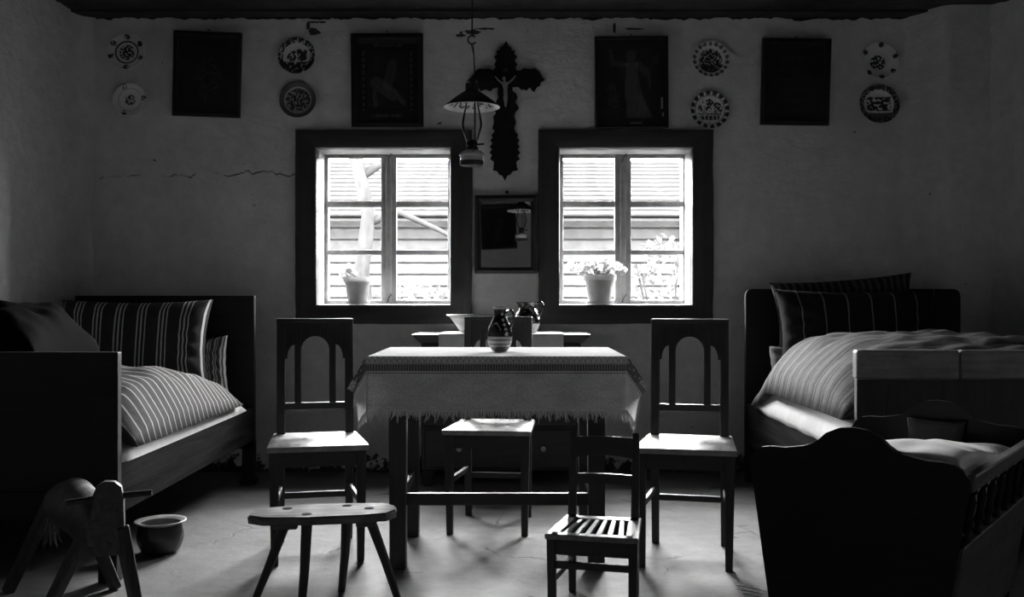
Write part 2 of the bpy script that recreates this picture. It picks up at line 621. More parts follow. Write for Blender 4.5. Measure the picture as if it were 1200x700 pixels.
def make_room():
    bm = nb()
    box2(bm, (XL - 0.3, YF - 0.3, -0.12), (XR + 0.3, 6.5, -0.02))
    bm2 = bm
    grid(bm2, 110, 130, lambda u, v: Vector((XL - 0.1 + u * (XR - XL + 0.2), YF - 0.1 + v * (6.05 - YF + 0.1), 0.006 * nz(u * 7, v * 8, 3))))
    struct(obj('floor', bm2, 'clay_floor', smooth='auto'))

    def back(u, v):
        x = XL - 0.05 + u * (XR - XL + 0.1)
        z = -0.06 + v * 2.81
        d = 0.012 * nz(x * 1.6, z * 1.6, 1.0) + 0.006 * nz(x * 5, z * 7, 4.0)
        if v == 1.0:
            z += 0.012 * nz(x * 9, 0.3) + 0.014 * nz(x * 31, 2.3) - 0.006
            z = z + 0.06 * smooth01((x - 2.40) / 0.1)
        return Vector((x, wall_y(x) + d - 0.008, z))

    def keep(u, v):
        x = XL - 0.05 + u * (XR - XL + 0.1)
        z = -0.06 + v * 2.81
        for a, b in OPEN.values():
            if a - 0.04 < x < b + 0.04 and OZ0 - 0.04 < z < OZ1 + 0.04:
                return False
        return True
    bm = nb()
    grid(bm, 300, 134, back, None, keep)
    struct(obj('wall_back', bm, 'plaster', smooth=True))

    def left(u, v):
        y = YF - 0.1 + u * (YB + 0.1 - YF)
        z = -0.06 + v * 2.87
        x = XL + 0.012 * nz(y * 1.3, z * 1.3, 8) + 0.004 * nz(y * 6, z * 6, 9)
        d = YB - y
        if d < 0.16:
            k = 1 - max(d, 0) / 0.16
            x += 0.10 * (1 - math.sqrt(max(0, 1 - k * k)))
        return Vector((x, y, z))
    bm = nb()
    grid(bm, 150, 70, left)
    struct(obj('wall_left', bm, 'plaster', smooth=True))

    def right(u, v):
        y = YF - 0.1 + u * (5.76 + 0.1 - YF)
        z = -0.06 + v * 2.87
        x = XR + 0.012 * nz(y * 1.3, z * 1.3, 18) + 0.004 * nz(y * 6, z * 6, 19)
        d = 5.76 - y
        if d < 0.2:
            k = 1 - max(d, 0) / 0.2
            x -= 0.14 * (1 - math.sqrt(max(0, 1 - k * k)))
        return Vector((x, y, z))
    bm = nb()
    grid(bm, 150, 70, right)
    struct(obj('wall_right', bm, 'plaster', smooth=True))

    bm = nb()
    grid(bm, 60, 40, lambda u, v: Vector((XL - 0.1 + u * (XR - XL + 0.2), YF + 0.01 * nz(u * 6, v * 4, 5), -0.06 + v * 2.87)))
    struct(obj('wall_front', bm, 'plaster', smooth=True))

    # solid core of the back wall round the two openings
    bm = nb()
    xs = [-3.2, OPEN[1][0] - 0.03, OPEN[1][1] + 0.03, OPEN[2][0] - 0.03, OPEN[2][1] + 0.03, 3.3]
    for k in range(5):
        if k % 2 == 0:
            box2(bm, (xs[k], 5.988, -0.4), (xs[k + 1], 6.315, 2.62))
        else:
            box2(bm, (xs[k], 5.988, -0.4), (xs[k + 1], 6.315, OZ0 - 0.03))
            box2(bm, (xs[k], 5.988, OZ1 + 0.03), (xs[k + 1], 6.315, 2.62))
    box2(bm, (2.93, 5.3, -0.4), (3.3, 5.988, 2.86))
    box2(bm, (-3.2, 5.6, -0.4), (-2.72, 5.988, 2.86))
    struct(obj('wall_outside', bm, 'plaster'))

    # ceiling of boards laid along the room, with a solid deck above them
    bm = nb()
    box2(bm, (XL - 0.4, YF - 0.3, ZC + 0.035), (XR + 0.4, 6.6, ZC + 0.12))
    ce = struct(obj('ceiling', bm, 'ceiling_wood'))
    y = 5.945
    k = 0
    while y > YF:
        w = 0.13 + 0.05 * ((k * 37) % 10) / 10
        bm = nb()
        zb = ZC + 0.004 * ((k * 13) % 5 - 2)
        box2(bm, (XL - 0.15, y - w + 0.006, zb), (XR + 0.15, y, ZC + 0.034), 0.003)
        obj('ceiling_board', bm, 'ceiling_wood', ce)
        y -= w
        k += 1
    # timber wall plate behind the ragged top edge of the plaster
    bm = nb()
    box2(bm, (XL - 0.5, 5.972, 2.62), (XR + 0.4, 6.315, ZC + 0.034))
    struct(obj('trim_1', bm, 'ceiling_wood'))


def make_window(n, xo0, xo1, panes_x, seed):
    """xo0..xo1 outer casing; the sash sits deep in the reveal"""
    xa, xb = OPEN[n]
    zo0, zo1 = 0.896, 2.066
    w = bpy.data.objects.new('window_%d' % n, None)
    COL.objects.link(w)
    w.location = ((xa + xb) / 2, YB, OZ0)
    struct(w)
    L = Vector(w.location)
    rnd = random.Random(seed)

    def part(name, bm, mat, parent=w, smooth=False):
        o = obj(name, bm, mat, parent, smooth=smooth)
        off = L if parent is w else L * 0
        o.data.transform(Matrix.Translation(-L))
        return o
    # casing: four mitred boards with a slightly wavy outer edge, proud of the plaster
    yf, yb = 5.895, 5.97
    inner = [(xa, OZ0), (xb, OZ0), (xb, OZ1), (xa, OZ1)]
    outer = [(xo0, zo0), (xo1, zo0), (xo1, zo1), (xo0, zo1)]
    for i in range(4):
        j = (i + 1) % 4
        a0, a1, b0, b1 = Vector(inner[i]), Vector(inner[j]), Vector(outer[i]), Vector(outer[j])
        bm = nb()
        N = 14
        rows = []
        for k in range(N + 1):
            t = k / N
            pi_ = a0.lerp(a1, t)
            po = b0.lerp(b1, t)
            dirn = (po - pi_).normalized()
            wob = 0.006 * nz(t * 9 + seed * 3 + i * 7, 1.7) if 0 < k < N else 0
            po = po + dirn * wob
            mid = pi_.lerp(po, 0.04)
            mid2 = pi_.lerp(po, 0.10)
            row = [(pi_, yf + 0.012), (mid, yf + 0.004), (mid2, yf), (po, yf + 0.006 + abs(wob)), (po, yb), (pi_, yb)]
            rows.append([bm.verts.new((p.x, y, p.y)) for p, y in row])
        for k in range(N):
            for q in range(6):
                q2 = (q + 1) % 6
                bm.faces.new([rows[k][q], rows[k + 1][q], rows[k + 1][q2], rows[k][q2]])
        bm.faces.new(rows[0])
        bm.faces.new(rows[-1][::-1])
        part('casing_board', bm, 'casing_wood_x' if i % 2 == 0 else 'casing_wood', smooth='auto')
    # reveal lining, four boards running through the wall
    t = 0.03
    for lo, hi, nm in (((xa - t, 5.94, OZ0 - t), (xb + t, 6.32, OZ0), 'sill_board'),
                       ((xa - t, 5.94, OZ1), (xb + t, 6.32, OZ1 + t), 'head_board'),
                       ((xa - t, 5.94, OZ0), (xa, 6.32, OZ1), 'jamb_board'),
                       ((xb, 5.94, OZ0), (xb + t, 6.32, OZ1), 'jamb_board')):
        bm = nb()
        box2(bm, lo, hi)
        part(nm, bm, 'lining')
    # two casements of three panes
    rows_z = ((1.040, 1.324), (1.356, 1.624), (1.662, 1.930))
    ys = 6.17
    for li in range(2):
        g0, g1 = panes_x[li]
        s0 = xa + 0.001 if li == 0 else (panes_x[0][1] + panes_x[1][0]) / 2 + 0.001
        s1 = (panes_x[0][1] + panes_x[1][0]) / 2 - 0.001 if li == 0 else xb - 0.001
        bm = nb()
        box2(bm, (s0, ys - 0.02, OZ0 + 0.001), (g0, ys + 0.02, OZ1 - 0.001), 0.003)
        box2(bm, (g1, ys - 0.02, OZ0 + 0.001), (s1, ys + 0.02, OZ1 - 0.001), 0.003)
        box2(bm, (g0, ys - 0.02, OZ0 + 0.001), (g1, ys + 0.02, rows_z[0][0]), 0.003)
        box2(bm, (g0, ys - 0.02, rows_z[2][1]), (g1, ys + 0.02, OZ1 - 0.001), 0.003)
        sash = part('sash', bm, 'sash_wood')
        for za, zb in ((rows_z[0][1], rows_z[1][0]), (rows_z[1][1], rows_z[2][0])):
            bm = nb()
            box2(bm, (g0 - 0.004, ys - 0.015, za), (g1 + 0.004, ys + 0.015, zb), 0.004)
            part('glazing_bar', bm, 'sash_wood', sash)
        for za, zb in rows_z:
            bm = nb()
            box2(bm, (g0 - 0.004, ys - 0.0015, za - 0.004), (g1 + 0.004, ys + 0.0015, zb + 0.004))
            part('pane', bm, 'pane_glass', sash)
    # overlapping strip and a small bent turn-latch between the casements
    bm = nb()
    xm = (panes_x[0][1] + panes_x[1][0]) / 2
    box2(bm, (xm - 0.018, ys - 0.032, OZ0 + 0.01), (xm + 0.018, ys - 0.02, OZ1 - 0.01), 0.004)
    part('cover_strip', bm, 'sash_wood')
    for zc in (OZ0 + 0.035, OZ1 - 0.03):
        bm = nb()
        tube(bm, [(xm - 0.006, ys - 0.034, zc - 0.02), (xm, ys - 0.045, zc), (xm + 0.02, ys - 0.05, zc + 0.03)], 0.004, 6)
        part('latch', bm, 'iron')


make_room()
make_window(1, -1.303, -0.241, ((-1.153, -0.821), (-0.724, -0.402)), 1)
make_window(2, 0.159, 1.211, ((0.322, 0.644), (0.746, 1.073)), 2)


# ------------------------------------------------------------------ yard outside the windows
def make_yard():
    bm = nb()
    grid(bm, 40, 30, lambda u, v: Vector((-20 + u * 40, 6.6 + v * 30, -0.35 + 0.04 * nz(u * 20, v * 16, 2))))
    g = obj('ground', bm, 'yard', smooth=True)
    struct(g)
    b = thing('barn', 'old timber barn of weathered planks seen through both windows', 'barn', (0, 13.0, -0.35))
    bm = nb()
    box2(bm, (-8, 0.08, 0), (8, 4, 2.45))
    obj('barn_core', bm, 'barn_dark', b)
    first = None
    z = 0.02
    k = 0
    while z < 2.45:
        h = 0.155
        if first is None:
            bm = nb()
            box2(bm, (-8, 0, 0), (8, 0.07, h - 0.018), 0.012)
            first = obj('wall_plank', bm, 'barn_plank', b)
            first.location = (0, 0, z)
        else:
            share(first, b, (0.03 * math.sin(k * 3), 0.012 * math.sin(k * 5), z))
        z += h
        k += 1
    for x in (-5.2, -2.9, -0.35, 2.35, 4.9):
        bm = nb()
        box2(bm, (x - 0.09, -0.07, 0), (x + 0.09, 0.0, 2.5), 0.01)
        obj('wall_post', bm, 'barn_plank', b)
    # roof: overlapping long boards, eave towards the house
    sl = R(20)
    bm = nb()
    box(bm, (0, 1.62, -0.05), (17, 3.2, 0.03), M=Matrix.Translation((0, -0.8, 2.42)) @ Matrix.Rotation(sl, 4, 'X'))
    obj('roof_deck', bm, 'barn_dark', b)
    first = None
    for k in range(13):
        s = k * 0.25
        pos = (0.05 * math.sin(k * 7), -0.8 + s * math.cos(sl), 2.42 + s * math.sin(sl))
        if first is None:
            bm = nb()
            box2(bm, (-8.5, 0, 0), (8.5, 0.27, 0.028), 0.006)
            first = obj('roof_board', bm, 'roof_board', b, pos, rot=(sl - 0.07, 0, 0))
        else:
            share(first, b, pos, (sl - 0.07, 0, 0.002 * math.sin(k * 4)))
    # crooked bare tree in front of the left half of the barn
    t = thing('yard_tree', 'crooked leaning tree before the barn, seen in the left window', 'tree', (-1.75, 10.6, -0.35))
    bm = nb()
    tube(bm, [(0.25, 0, 0), (0.20, 0, 0.9), (0.12, 0.02, 1.7), (0.2, 0, 2.3), (0.05, 0, 3.0), (0.1, 0, 4.2)], [0.12, 0.10, 0.085, 0.08, 0.07, 0.03], 9)
    obj('trunk', bm, 'bark', t, smooth=True)
    for pts in ([(0.17, 0, 2.2), (0.5, 0.05, 2.35), (0.95, 0.1, 2.15), (1.3, 0.1, 1.95)], [(0.06, 0, 2.9), (-0.3, 0, 3.2), (-0.7, 0.1, 3.9)],
                [(0.1, 0, 2.7), (0.5, 0.1, 3.0), (0.9, 0.1, 3.6)]):
        bm = nb()
        tube(bm, pts, [0.05 - 0.012 * i for i in range(len(pts))], 7)
        obj('branch', bm, 'bark', t, smooth=True)
    # leafy bushes
    for (x, y, h, rx, lab) in ((1.55, 9.8, 2.05, 0.55, 'leafy bush in the yard behind the right window, tallest of three'),
                               (0.60, 8.5, 1.35, 0.42, 'leafy bush behind the flowering geranium pot, outside the right window'),
                               (-1.0, 9.4, 1.60, 0.70, 'low leafy bush in the yard outside the left window')):
        bt = thing('yard_bush', lab, 'bush', (x, y, -0.35), 0, 'bushes in the yard')
        rnd = random.Random(int(x * 100))
        bm = nb()
        for k in range(7):
            a = rnd.uniform(0, 2 * PI)
            tube(bm, [(0.03 * math.cos(a), 0.03 * math.sin(a), 0), (rx * 0.3 * math.cos(a), rx * 0.3 * math.sin(a), h * 0.5), (rx * 0.6 * math.cos(a), rx * 0.6 * math.sin(a), h * 0.85)], [0.02, 0.014, 0.006], 5)
        obj('stem', bm, 'bark', bt)
        bm = nb()
        for k in range(900):
            a = rnd.uniform(0, 2 * PI)
            ph = math.acos(rnd.uniform(-1, 1))
            rr = rnd.uniform(0.5, 1) ** 0.5
            c = Vector((rx * rr * math.sin(ph) * math.cos(a), rx * rr * math.sin(ph) * math.sin(a), h * 0.55 + h * 0.45 * rr * math.cos(ph)))
            q = Matrix.Rotation(rnd.uniform(0, 6.3), 4, 'Z') @ Matrix.Rotation(rnd.uniform(-1.2, 1.2), 4, 'X')
            s = rnd.uniform(0.03, 0.055)
            bm.faces.new([bm.verts.new(c + q @ Vector(p)) for p in ((0, -s, 0), (s * 0.6, 0, 0.01), (0, s, 0), (-s * 0.6, 0, 0.01))])
        f = obj('foliage', bm, 'yard_leaf', bt)
        f['kind'] = 'stuff'


make_yard()


# ------------------------------------------------------------------ chairs
def make_chair(label):
    """arched-back wooden dining chair, front = -Y, origin on the floor"""
    t = thing('dining_chair', label, 'chair', group='arch-backed dining chairs around the table')
    SZ = 0.47
    fw, bw, dp = 0.40, 0.355, 0.42
    # seat: trapezoid board with rounded lip
    bm = nb()
    o = [(-fw / 2, -dp / 2), (fw / 2, -dp / 2), (bw / 2, dp / 2), (-bw / 2, dp / 2)]
    hexa(bm, [Vector((x, y, SZ - 0.024)) for x, y in o] + [Vector((x, y, SZ)) for x, y in o], 0.008, 2)
    obj('seat', bm, 'seat_wood', t, smooth='auto')
    # aprons
    z0, z1 = SZ - 0.085, SZ - 0.025
    ax, ay, by = fw / 2 - 0.03, -dp / 2 + 0.035, dp / 2 - 0.03
    bx_ = bw / 2 - 0.03
    for p, q in (((-ax, ay), (ax, ay)), ((-bx_, by), (bx_, by)), ((-ax, ay), (-bx_, by)), ((ax, ay), (bx_, by))):
        bm = nb()
        bar(bm, (p[0], p[1], (z0 + z1) / 2), (q[0], q[1], (z0 + z1) / 2), z1 - z0, 0.02, up=Vector((q[1] - p[1], p[0] - q[0], 0)))
        obj('apron', bm, 'black_wood_x', t)
    for s in (-1, 1):
        bm = nb()
        bar(bm, (s * (ax - 0.003), ay, 0), (s * ax, ay, SZ - 0.024), 0.028, 0.028, 0.04, 0.04, 0.003)
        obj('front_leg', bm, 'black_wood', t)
        # rear leg running up into the back post with a slight rake
        bm = nb()
        xs = s * 0.145
        pts = [(0.0, by + 0.035), (0.44, by), (0.50, by), (0.955, by + 0.035)]
        wd = [0.03, 0.036, 0.037, 0.036]
        rows = []
        for (z, y), w in zip(pts, wd):
            rows.append([bm.verts.new((xs + a * w / 2, y + b * 0.016, z)) for a, b in ((-1, -1), (1, -1), (1, 1), (-1, 1))])
        for a in range(3):
            for k in range(4):
                bm.faces.new([rows[a][k], rows[a][(k + 1) % 4], rows[a + 1][(k + 1) % 4], rows[a + 1][k]])
        bm.faces.new(rows[0][::-1])
        bm.faces.new(rows[-1])
        bmesh.ops.bevel(bm, geom=bm.edges[:], offset=0.003, segments=1, affect='EDGES')
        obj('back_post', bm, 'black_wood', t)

    def lean(bm):
        for v in bm.verts:
            v.co.y += by + 0.035 * (v.co.z - 0.5) / 0.455
    T = 0.955
    # crest with a round centre arch and two half arches
    pts = [(-0.130, T - 0.006), (0.130, T - 0.006), (0.130, T - 0.165), (0.119, T - 0.165)]
    for k in range(9):
        a = PI / 2 * k / 8
        pts.append((0.0875 + 0.031 * math.cos(a), T - 0.165 + 0.06 * math.sin(a)))
    pts += [(0.0875, T - 0.175), (0.0595, T - 0.175)]
    for k in range(17):
        a = PI * k / 16
        pts.append((0.0595 * math.cos(a), T - 0.128 + 0.060 * math.sin(a)))
    pts += [(-0.0595, T - 0.175), (-0.0875, T - 0.175)]
    for k in range(9):
        a = PI / 2 * (1 - k / 8)
        pts.append((-0.0875 - 0.031 * math.cos(a), T - 0.165 + 0.06 * math.sin(a)))
    pts += [(-0.119, T - 0.165), (-0.130, T - 0.165)]
    bm = nb()
    prism(bm, pts, -0.010, 0.010)
    lean(bm)
    crest = obj('crest_panel', bm, 'black_wood', t)
    bm = nb()
    n = 15
    for k in range(n):
        x = -0.112 + 0.224 * k / (n - 1)
        ax_ = abs(x)
        if ax_ < 0.0595:
            zb = T - 0.128 + 0.060 * math.sqrt(1 - (ax_ / 0.0595) ** 2) + 0.004
        elif ax_ < 0.0875:
            zb = T - 0.165
        else:
            zb = T - 0.165 + 0.06 * math.sqrt(max(0, 1 - ((ax_ - 0.0875) / 0.031) ** 2)) + 0.004
        if zb < T - 0.04:
            box2(bm, (x - 0.0045, -0.0145, zb), (x + 0.0045, -0.0105, T - 0.036), 0.0015)
    lean(bm)
    obj('reeding', bm, 'black_wood', crest)
    for s in (-1, 1):
        bm = nb()
        box2(bm, (s * 0.0735 - 0.014, -0.009, T - 0.36), (s * 0.0735 + 0.014, 0.009, T - 0.17), 0.002)
        lean(bm)
        obj('back_slat', bm, 'black_wood', t)
    bm = nb()
    box2(bm, (-0.13, -0.011, T - 0.384), (0.13, 0.011, T - 0.354), 0.003)
    lean(bm)
    obj('lower_rail', bm, 'black_wood_x', t)
    bm = nb()
    box2(bm, (-0.164, -0.018, T - 0.008), (0.164, 0.018, T + 0.008), 0.004)
    lean(bm)
    obj('top_rail', bm, 'black_wood_x', t)
    for p, q, z in (((-ax, ay), (ax, ay), 0.0), ((-ax, ay), (-0.145, by + 0.02), 0.235), ((ax, ay), (0.145, by + 0.02), 0.235), ((-0.145, by + 0.02), (0.145, by + 0.02), 0.2)):
        if z == 0.0:
            continue
        bm = nb()
        bar(bm, (p[0], p[1], z), (q[0], q[1], z), 0.026, 0.018, bevel=0.003, up=Vector((q[1] - p[1], p[0] - q[0], 0)))
        obj('stretcher', bm, 'black_wood_x', t)
    return t


def copy_tree(o, parent=None):
    c = o.copy()
    COL.objects.link(c)
    c.parent = parent
    for ch in list(o.children):
        copy_tree(ch, c)
    return c


ch = make_chair('arch-backed dining chair left of the table, between striped bed and table')
c2 = copy_tree(ch)
c3 = copy_tree(ch)
ch.location = (-0.808, 4.06, 0.0)
ch.rotation_euler = (0, 0, R(13))
c2.location = (0.711, 3.98, 0.0)
c2.rotation_euler = (0, 0, R(-13))
c2['label'] = 'arch-backed dining chair right of the table, behind the small slatted chair'
c3.location = (-0.09, 4.52, 0.0)
c3.rotation_euler = (0, 0, R(-6.6))
c3['label'] = 'arch-backed dining chair behind the table, its seat pushed under'


def make_child_chair():
    t = thing('child_chair', "small low child's chair with slatted seat in front of the table", 'chair', (0.292, 3.345, 0), R(-13))
    SZ = 0.275
    fw, bw, dp = 0.31, 0.245, 0.31
    # seat frame: four rails, five slats between them
    yf, yb = -dp / 2, dp / 2
    for p, q, w in (((-fw / 2 + 0.02, yf + 0.02), (fw / 2 - 0.02, yf + 0.02), 0.04), ((-bw / 2, yb - 0.03), (bw / 2, yb - 0.03), 0.05),
                    ((-fw / 2 + 0.022, yf), (-bw / 2 + 0.01, yb), 0.044), ((fw / 2 - 0.022, yf), (bw / 2 - 0.01, yb), 0.044)):
        bm = nb()
        bar(bm, (p[0], p[1], SZ - 0.009), (q[0], q[1], SZ - 0.009), w, 0.018, bevel=0.003, up=(0, 0, 1))
        obj('seat_rail', bm, 'slat_wood', t)
    for k in range(6):
        f = -0.5 + (k + 0.5) / 6
        bm = nb()
        bar(bm, (f * 0.225, yf + 0.03, SZ - 0.008), (f * 0.17, yb - 0.04, SZ - 0.008), 0.02, 0.012, 0.015, 0.012, 0.002, up=(0, 0, 1))
        obj('seat_slat', bm, 'slat_wood', t)
    for p, q in (((-fw / 2 + 0.02, yf + 0.025), (fw / 2 - 0.02, yf + 0.025)), ((-bw / 2 + 0.01, yb - 0.02), (bw / 2 - 0.01, yb - 0.02)),
                 ((-fw / 2 + 0.025, yf + 0.02), (-bw / 2 + 0.02, yb)), ((fw / 2 - 0.025, yf + 0.02), (bw / 2 - 0.02, yb))):
        bm = nb()
        bar(bm, (p[0], p[1], SZ - 0.044), (q[0], q[1], SZ - 0.044), 0.052, 0.016, up=Vector((q[1] - p[1], p[0] - q[0], 0)))
        obj('apron', bm, 'black_wood_x', t)
    for s in (-1, 1):
        bm = nb()
        bar(bm, (s * (fw / 2 - 0.022), yf + 0.025, 0), (s * (fw / 2 - 0.02), yf + 0.025, SZ - 0.018), 0.026, 0.026, 0.03, 0.03, 0.003)
        obj('front_leg', bm, 'black_wood', t)
        bm = nb()
        xs = s * (bw / 2 - 0.01)
        bar(bm, (xs, yb, 0), (xs, yb - 0.01, SZ), 0.024, 0.026, 0.028, 0.028, 0.003)
        bar(bm, (xs, yb - 0.01, SZ), (xs * 1.0, yb + 0.03, 0.57), 0.028, 0.028, 0.024, 0.02, 0.003)
        obj('back_post', bm, 'black_wood', t)

    def rail(z0, z1, sag):
        bm = nb()
        pts = []
        N = 10
        for k in range(N + 1):
            f = -1 + 2 * k / N
            pts.append((f * (bw / 2 - 0.012), z1 - 0.004 * f * f))
        for k in range(N, -1, -1):
            f = -1 + 2 * k / N
            pts.append((f * (bw / 2 - 0.012), z0 + sag * (1 - f * f)))
        prism(bm, pts, -0.008, 0.008)
        for v in bm.verts:
            v.co.y += yb - 0.01 + 0.04 * (v.co.z - SZ) / 0.295
        return bm
    obj('back_rail', rail(0.478, 0.555, 0.012), 'black_wood_x', t)
    obj('back_rail', rail(0.385, 0.425, 0.006), 'black_wood_x', t)
    obj('stretcher', bar(nb(), (-fw / 2 + 0.02, yf + 0.025, 0.17), (fw / 2 - 0.02, yf + 0.025, 0.17), 0.024, 0.014, bevel=0.002), 'black_wood_x', t)
    for s in (-1, 1):
        obj('stretcher', bar(nb(), (s * (fw / 2 - 0.022), yf + 0.025, 0.12), (s * (bw / 2 - 0.01), yb, 0.12), 0.018, 0.022, bevel=0.002, up=(0, 0, 1)), 'stool_wood', t)


make_child_chair()


def make_stool():
    t = thing('milking_stool', 'low plank stool with four splayed legs in the foreground', 'stool', (-0.63, 3.32, 0), R(9))
    Z = 0.335
    out = [(-0.25, -0.045), (-0.20, -0.085), (-0.05, -0.102), (0.11, -0.10), (0.20, -0.08), (0.235, -0.03), (0.235, 0.03), (0.20, 0.08), (0.08, 0.10), (-0.08, 0.098), (-0.19, 0.07), (-0.245, 0.02)]
    bm = nb()
    A = [bm.verts.new((x, y, Z - 0.028)) for x, y in out]
    B = [bm.verts.new((x * 1.015, y * 1.03, Z)) for x, y in out]
    f0 = bm.faces.new(A[::-1])
    f1 = bm.faces.new(B)
    n = len(out)
    for i in range(n):
        j = (i + 1) % n
        bm.faces.new([A[i], A[j], B[j], B[i]])
    bmesh.ops.bevel(bm, geom=list(f1.edges), offset=0.006, segments=2, affect='EDGES')
    obj('seat_plank', bm, 'stool_wood', t, smooth='auto')
    for x0, x1 in ((-0.17, -0.09), (0.10, 0.17)):
        bm = nb()
        box2(bm, (x0, -0.07, Z - 0.048), (x1, 0.07, Z - 0.026), 0.004)
        obj('batten', bm, 'stool_wood', t)
    for top, bot in (((-0.130, 0.040), (-0.245, 0.170)), ((-0.060, -0.060), (-0.078, -0.105)), ((0.070, 0.055), (0.050, 0.195)), ((0.145, 0.000), (0.245, 0.065))):
        top = Vector((top[0], top[1], Z - 0.03))
        bot = Vector((bot[0], bot[1], 0))
        bm = nb()
        tube(bm, [bot, bot.lerp(top, 0.5) + Vector((0.003, 0, 0)), top], [0.013, 0.016, 0.019], 8)
        leg = obj('leg', bm, 'horse_leg', t, smooth='auto')
        bm = nb()
        lathe(bm, [(0, 0.0016), (0.016, 0.0014), (0.019, -0.001)], 10, (top.x, top.y, Z))
        obj('tenon_end', bm, 'rail_wood', leg)


make_stool()


# ------------------------------------------------------------------ table and its cloth
TX0, TX1, TY0, TY1, TZ = -0.545, 0.430, 3.70, 4.40, 0.832


def make_table():
    t = thing('dining_table', 'dark wooden dining table under a fringed woven cloth', 'table', ((TX0 + TX1) / 2, (TY0 + TY1) / 2, 0))
    cx, cy_ = (TX0 + TX1) / 2, (TY0 + TY1) / 2
    bm = nb()
    box2(bm, (TX0 - cx + 0.004, TY0 - cy_ + 0.004, TZ - 0.03), (TX1 - cx - 0.004, TY1 - cy_ - 0.004, TZ - 0.003), 0.004)
    obj('table_top', bm, 'bounce_wood', t)  # hidden top made pale to bounce light back up through the cloth
    lx = 0.385
    ly0, ly1 = 3.82 - cy_, 4.345 - cy_
    for x in (-lx, lx):
        for y in (ly0, ly1):
            bm = nb()
            bar(bm, (x, y, 0), (x, y, TZ - 0.03), 0.062, 0.062, 0.07, 0.07, 0.004)
            obj('leg', bm, 'black_wood', t)
            bm = nb()
            box2(bm, (x - 0.037, y - 0.037, 0.0), (x + 0.037, y + 0.037, 0.035), 0.004)
    for y in (ly0, ly1):
        bm = nb()
        box2(bm, (-lx, y - 0.014, TZ - 0.085), (lx, y + 0.014, TZ - 0.03))
        obj('apron', bm, 'black_wood_x', t)
    for x in (-lx, lx):
        bm = nb()
        box2(bm, (x - 0.014, ly0, TZ - 0.085), (x + 0.014, ly1, TZ - 0.03))
        obj('apron', bm, 'black_wood_x', t)
        bm = nb()
        box2(bm, (x - 0.014, ly0, 0.247), (x + 0.014, ly1, 0.293), 0.003)
        obj('stretcher', bm, 'black_wood_x', t)
    bm = nb()
    box2(bm, (-lx, ly0 - 0.015, 0.247), (lx, ly0 + 0.015, 0.293), 0.003)
    obj('stretcher', bm, 'black_wood_x', t)


make_table()
HW, HD = (TX1 - TX0) / 2, (TY1 - TY0) / 2
CA, CB, CBK = 0.145, 0.210, 0.05          # overhang: sides, front, back


def cloth_pos(a, b):
    """a: across from the table centre, b: towards the camera from the centre (cloth metres)"""
    pa = abs(a) - HW
    sa = 1 if a >= 0 else -1
    front = b > 0
    qb = abs(b) - HD
    sb = 1 if b >= 0 else -1
    x0 = max(-HW, min(HW, a))
    y0 = max(-HD, min(HD, b))
    z = 0.0
    if pa <= 0 and qb <= 0:
        z = 0.0015 * nz(a * 6, b * 6, 3)
        return Vector((a, -b, TZ + z))
    p, q = max(pa, 0.0), max(qb, 0.0)
    r = math.hypot(p, q)
    phi = math.atan2(q, p)                  # 0 = side, 90 deg = front/back
    k = phi / (PI / 2)
    corner = p > 0 and q > 0
    fl_side = 0.50 - 0.25 * smooth01((-b + HD) / 0.25) if front else 0.25
    if sa > 0:
        fl_side *= 1.15
    fl_front = 0.06 + 0.05 * nz(a * 3.1, 0.5, sb)
    fl = fl_side * (1 - k) ** 1.5 + fl_front * k
    # soft rounding over the edge, then hang
    e = 0.012
    drop = r - e * 0.4 if r > e else r * 0.55 * (r / e)
    h = drop * math.sin(fl) + min(r, e) * 0.5
    # vertical folds growing to the hem
    g = smooth01(r / 0.18)
    s = a * k + b * (1 - k)
    if corner:
        g *= 1 - 3.6 * k * (1 - k)
    fold = 0.022 * g * math.sin(s * 22 + 2.0 * nz(s * 4)) * (0.5 + 0.5 * nz(s * 2.2, 3.1))
    fold += 0.006 * g * nz(a * 14, b * 9, 2)
    if sb > 0:                              # crease under the jug with wrinkles running into it
        ac = a - 0.052
        fold += -0.014 * math.exp(-(ac / 0.012) ** 2) * smooth01(r / 0.05)
        fold += 0.006 * g * math.sin((abs(ac) * 0.7 + r) * 95) * math.exp(-(ac / 0.10) ** 2)
    h += fold
    dx = math.cos(phi) * sa
    dy = math.sin(phi) * sb
    return Vector((x0 + dx * h, -(y0 + dy * h), TZ - drop * math.cos(fl)))


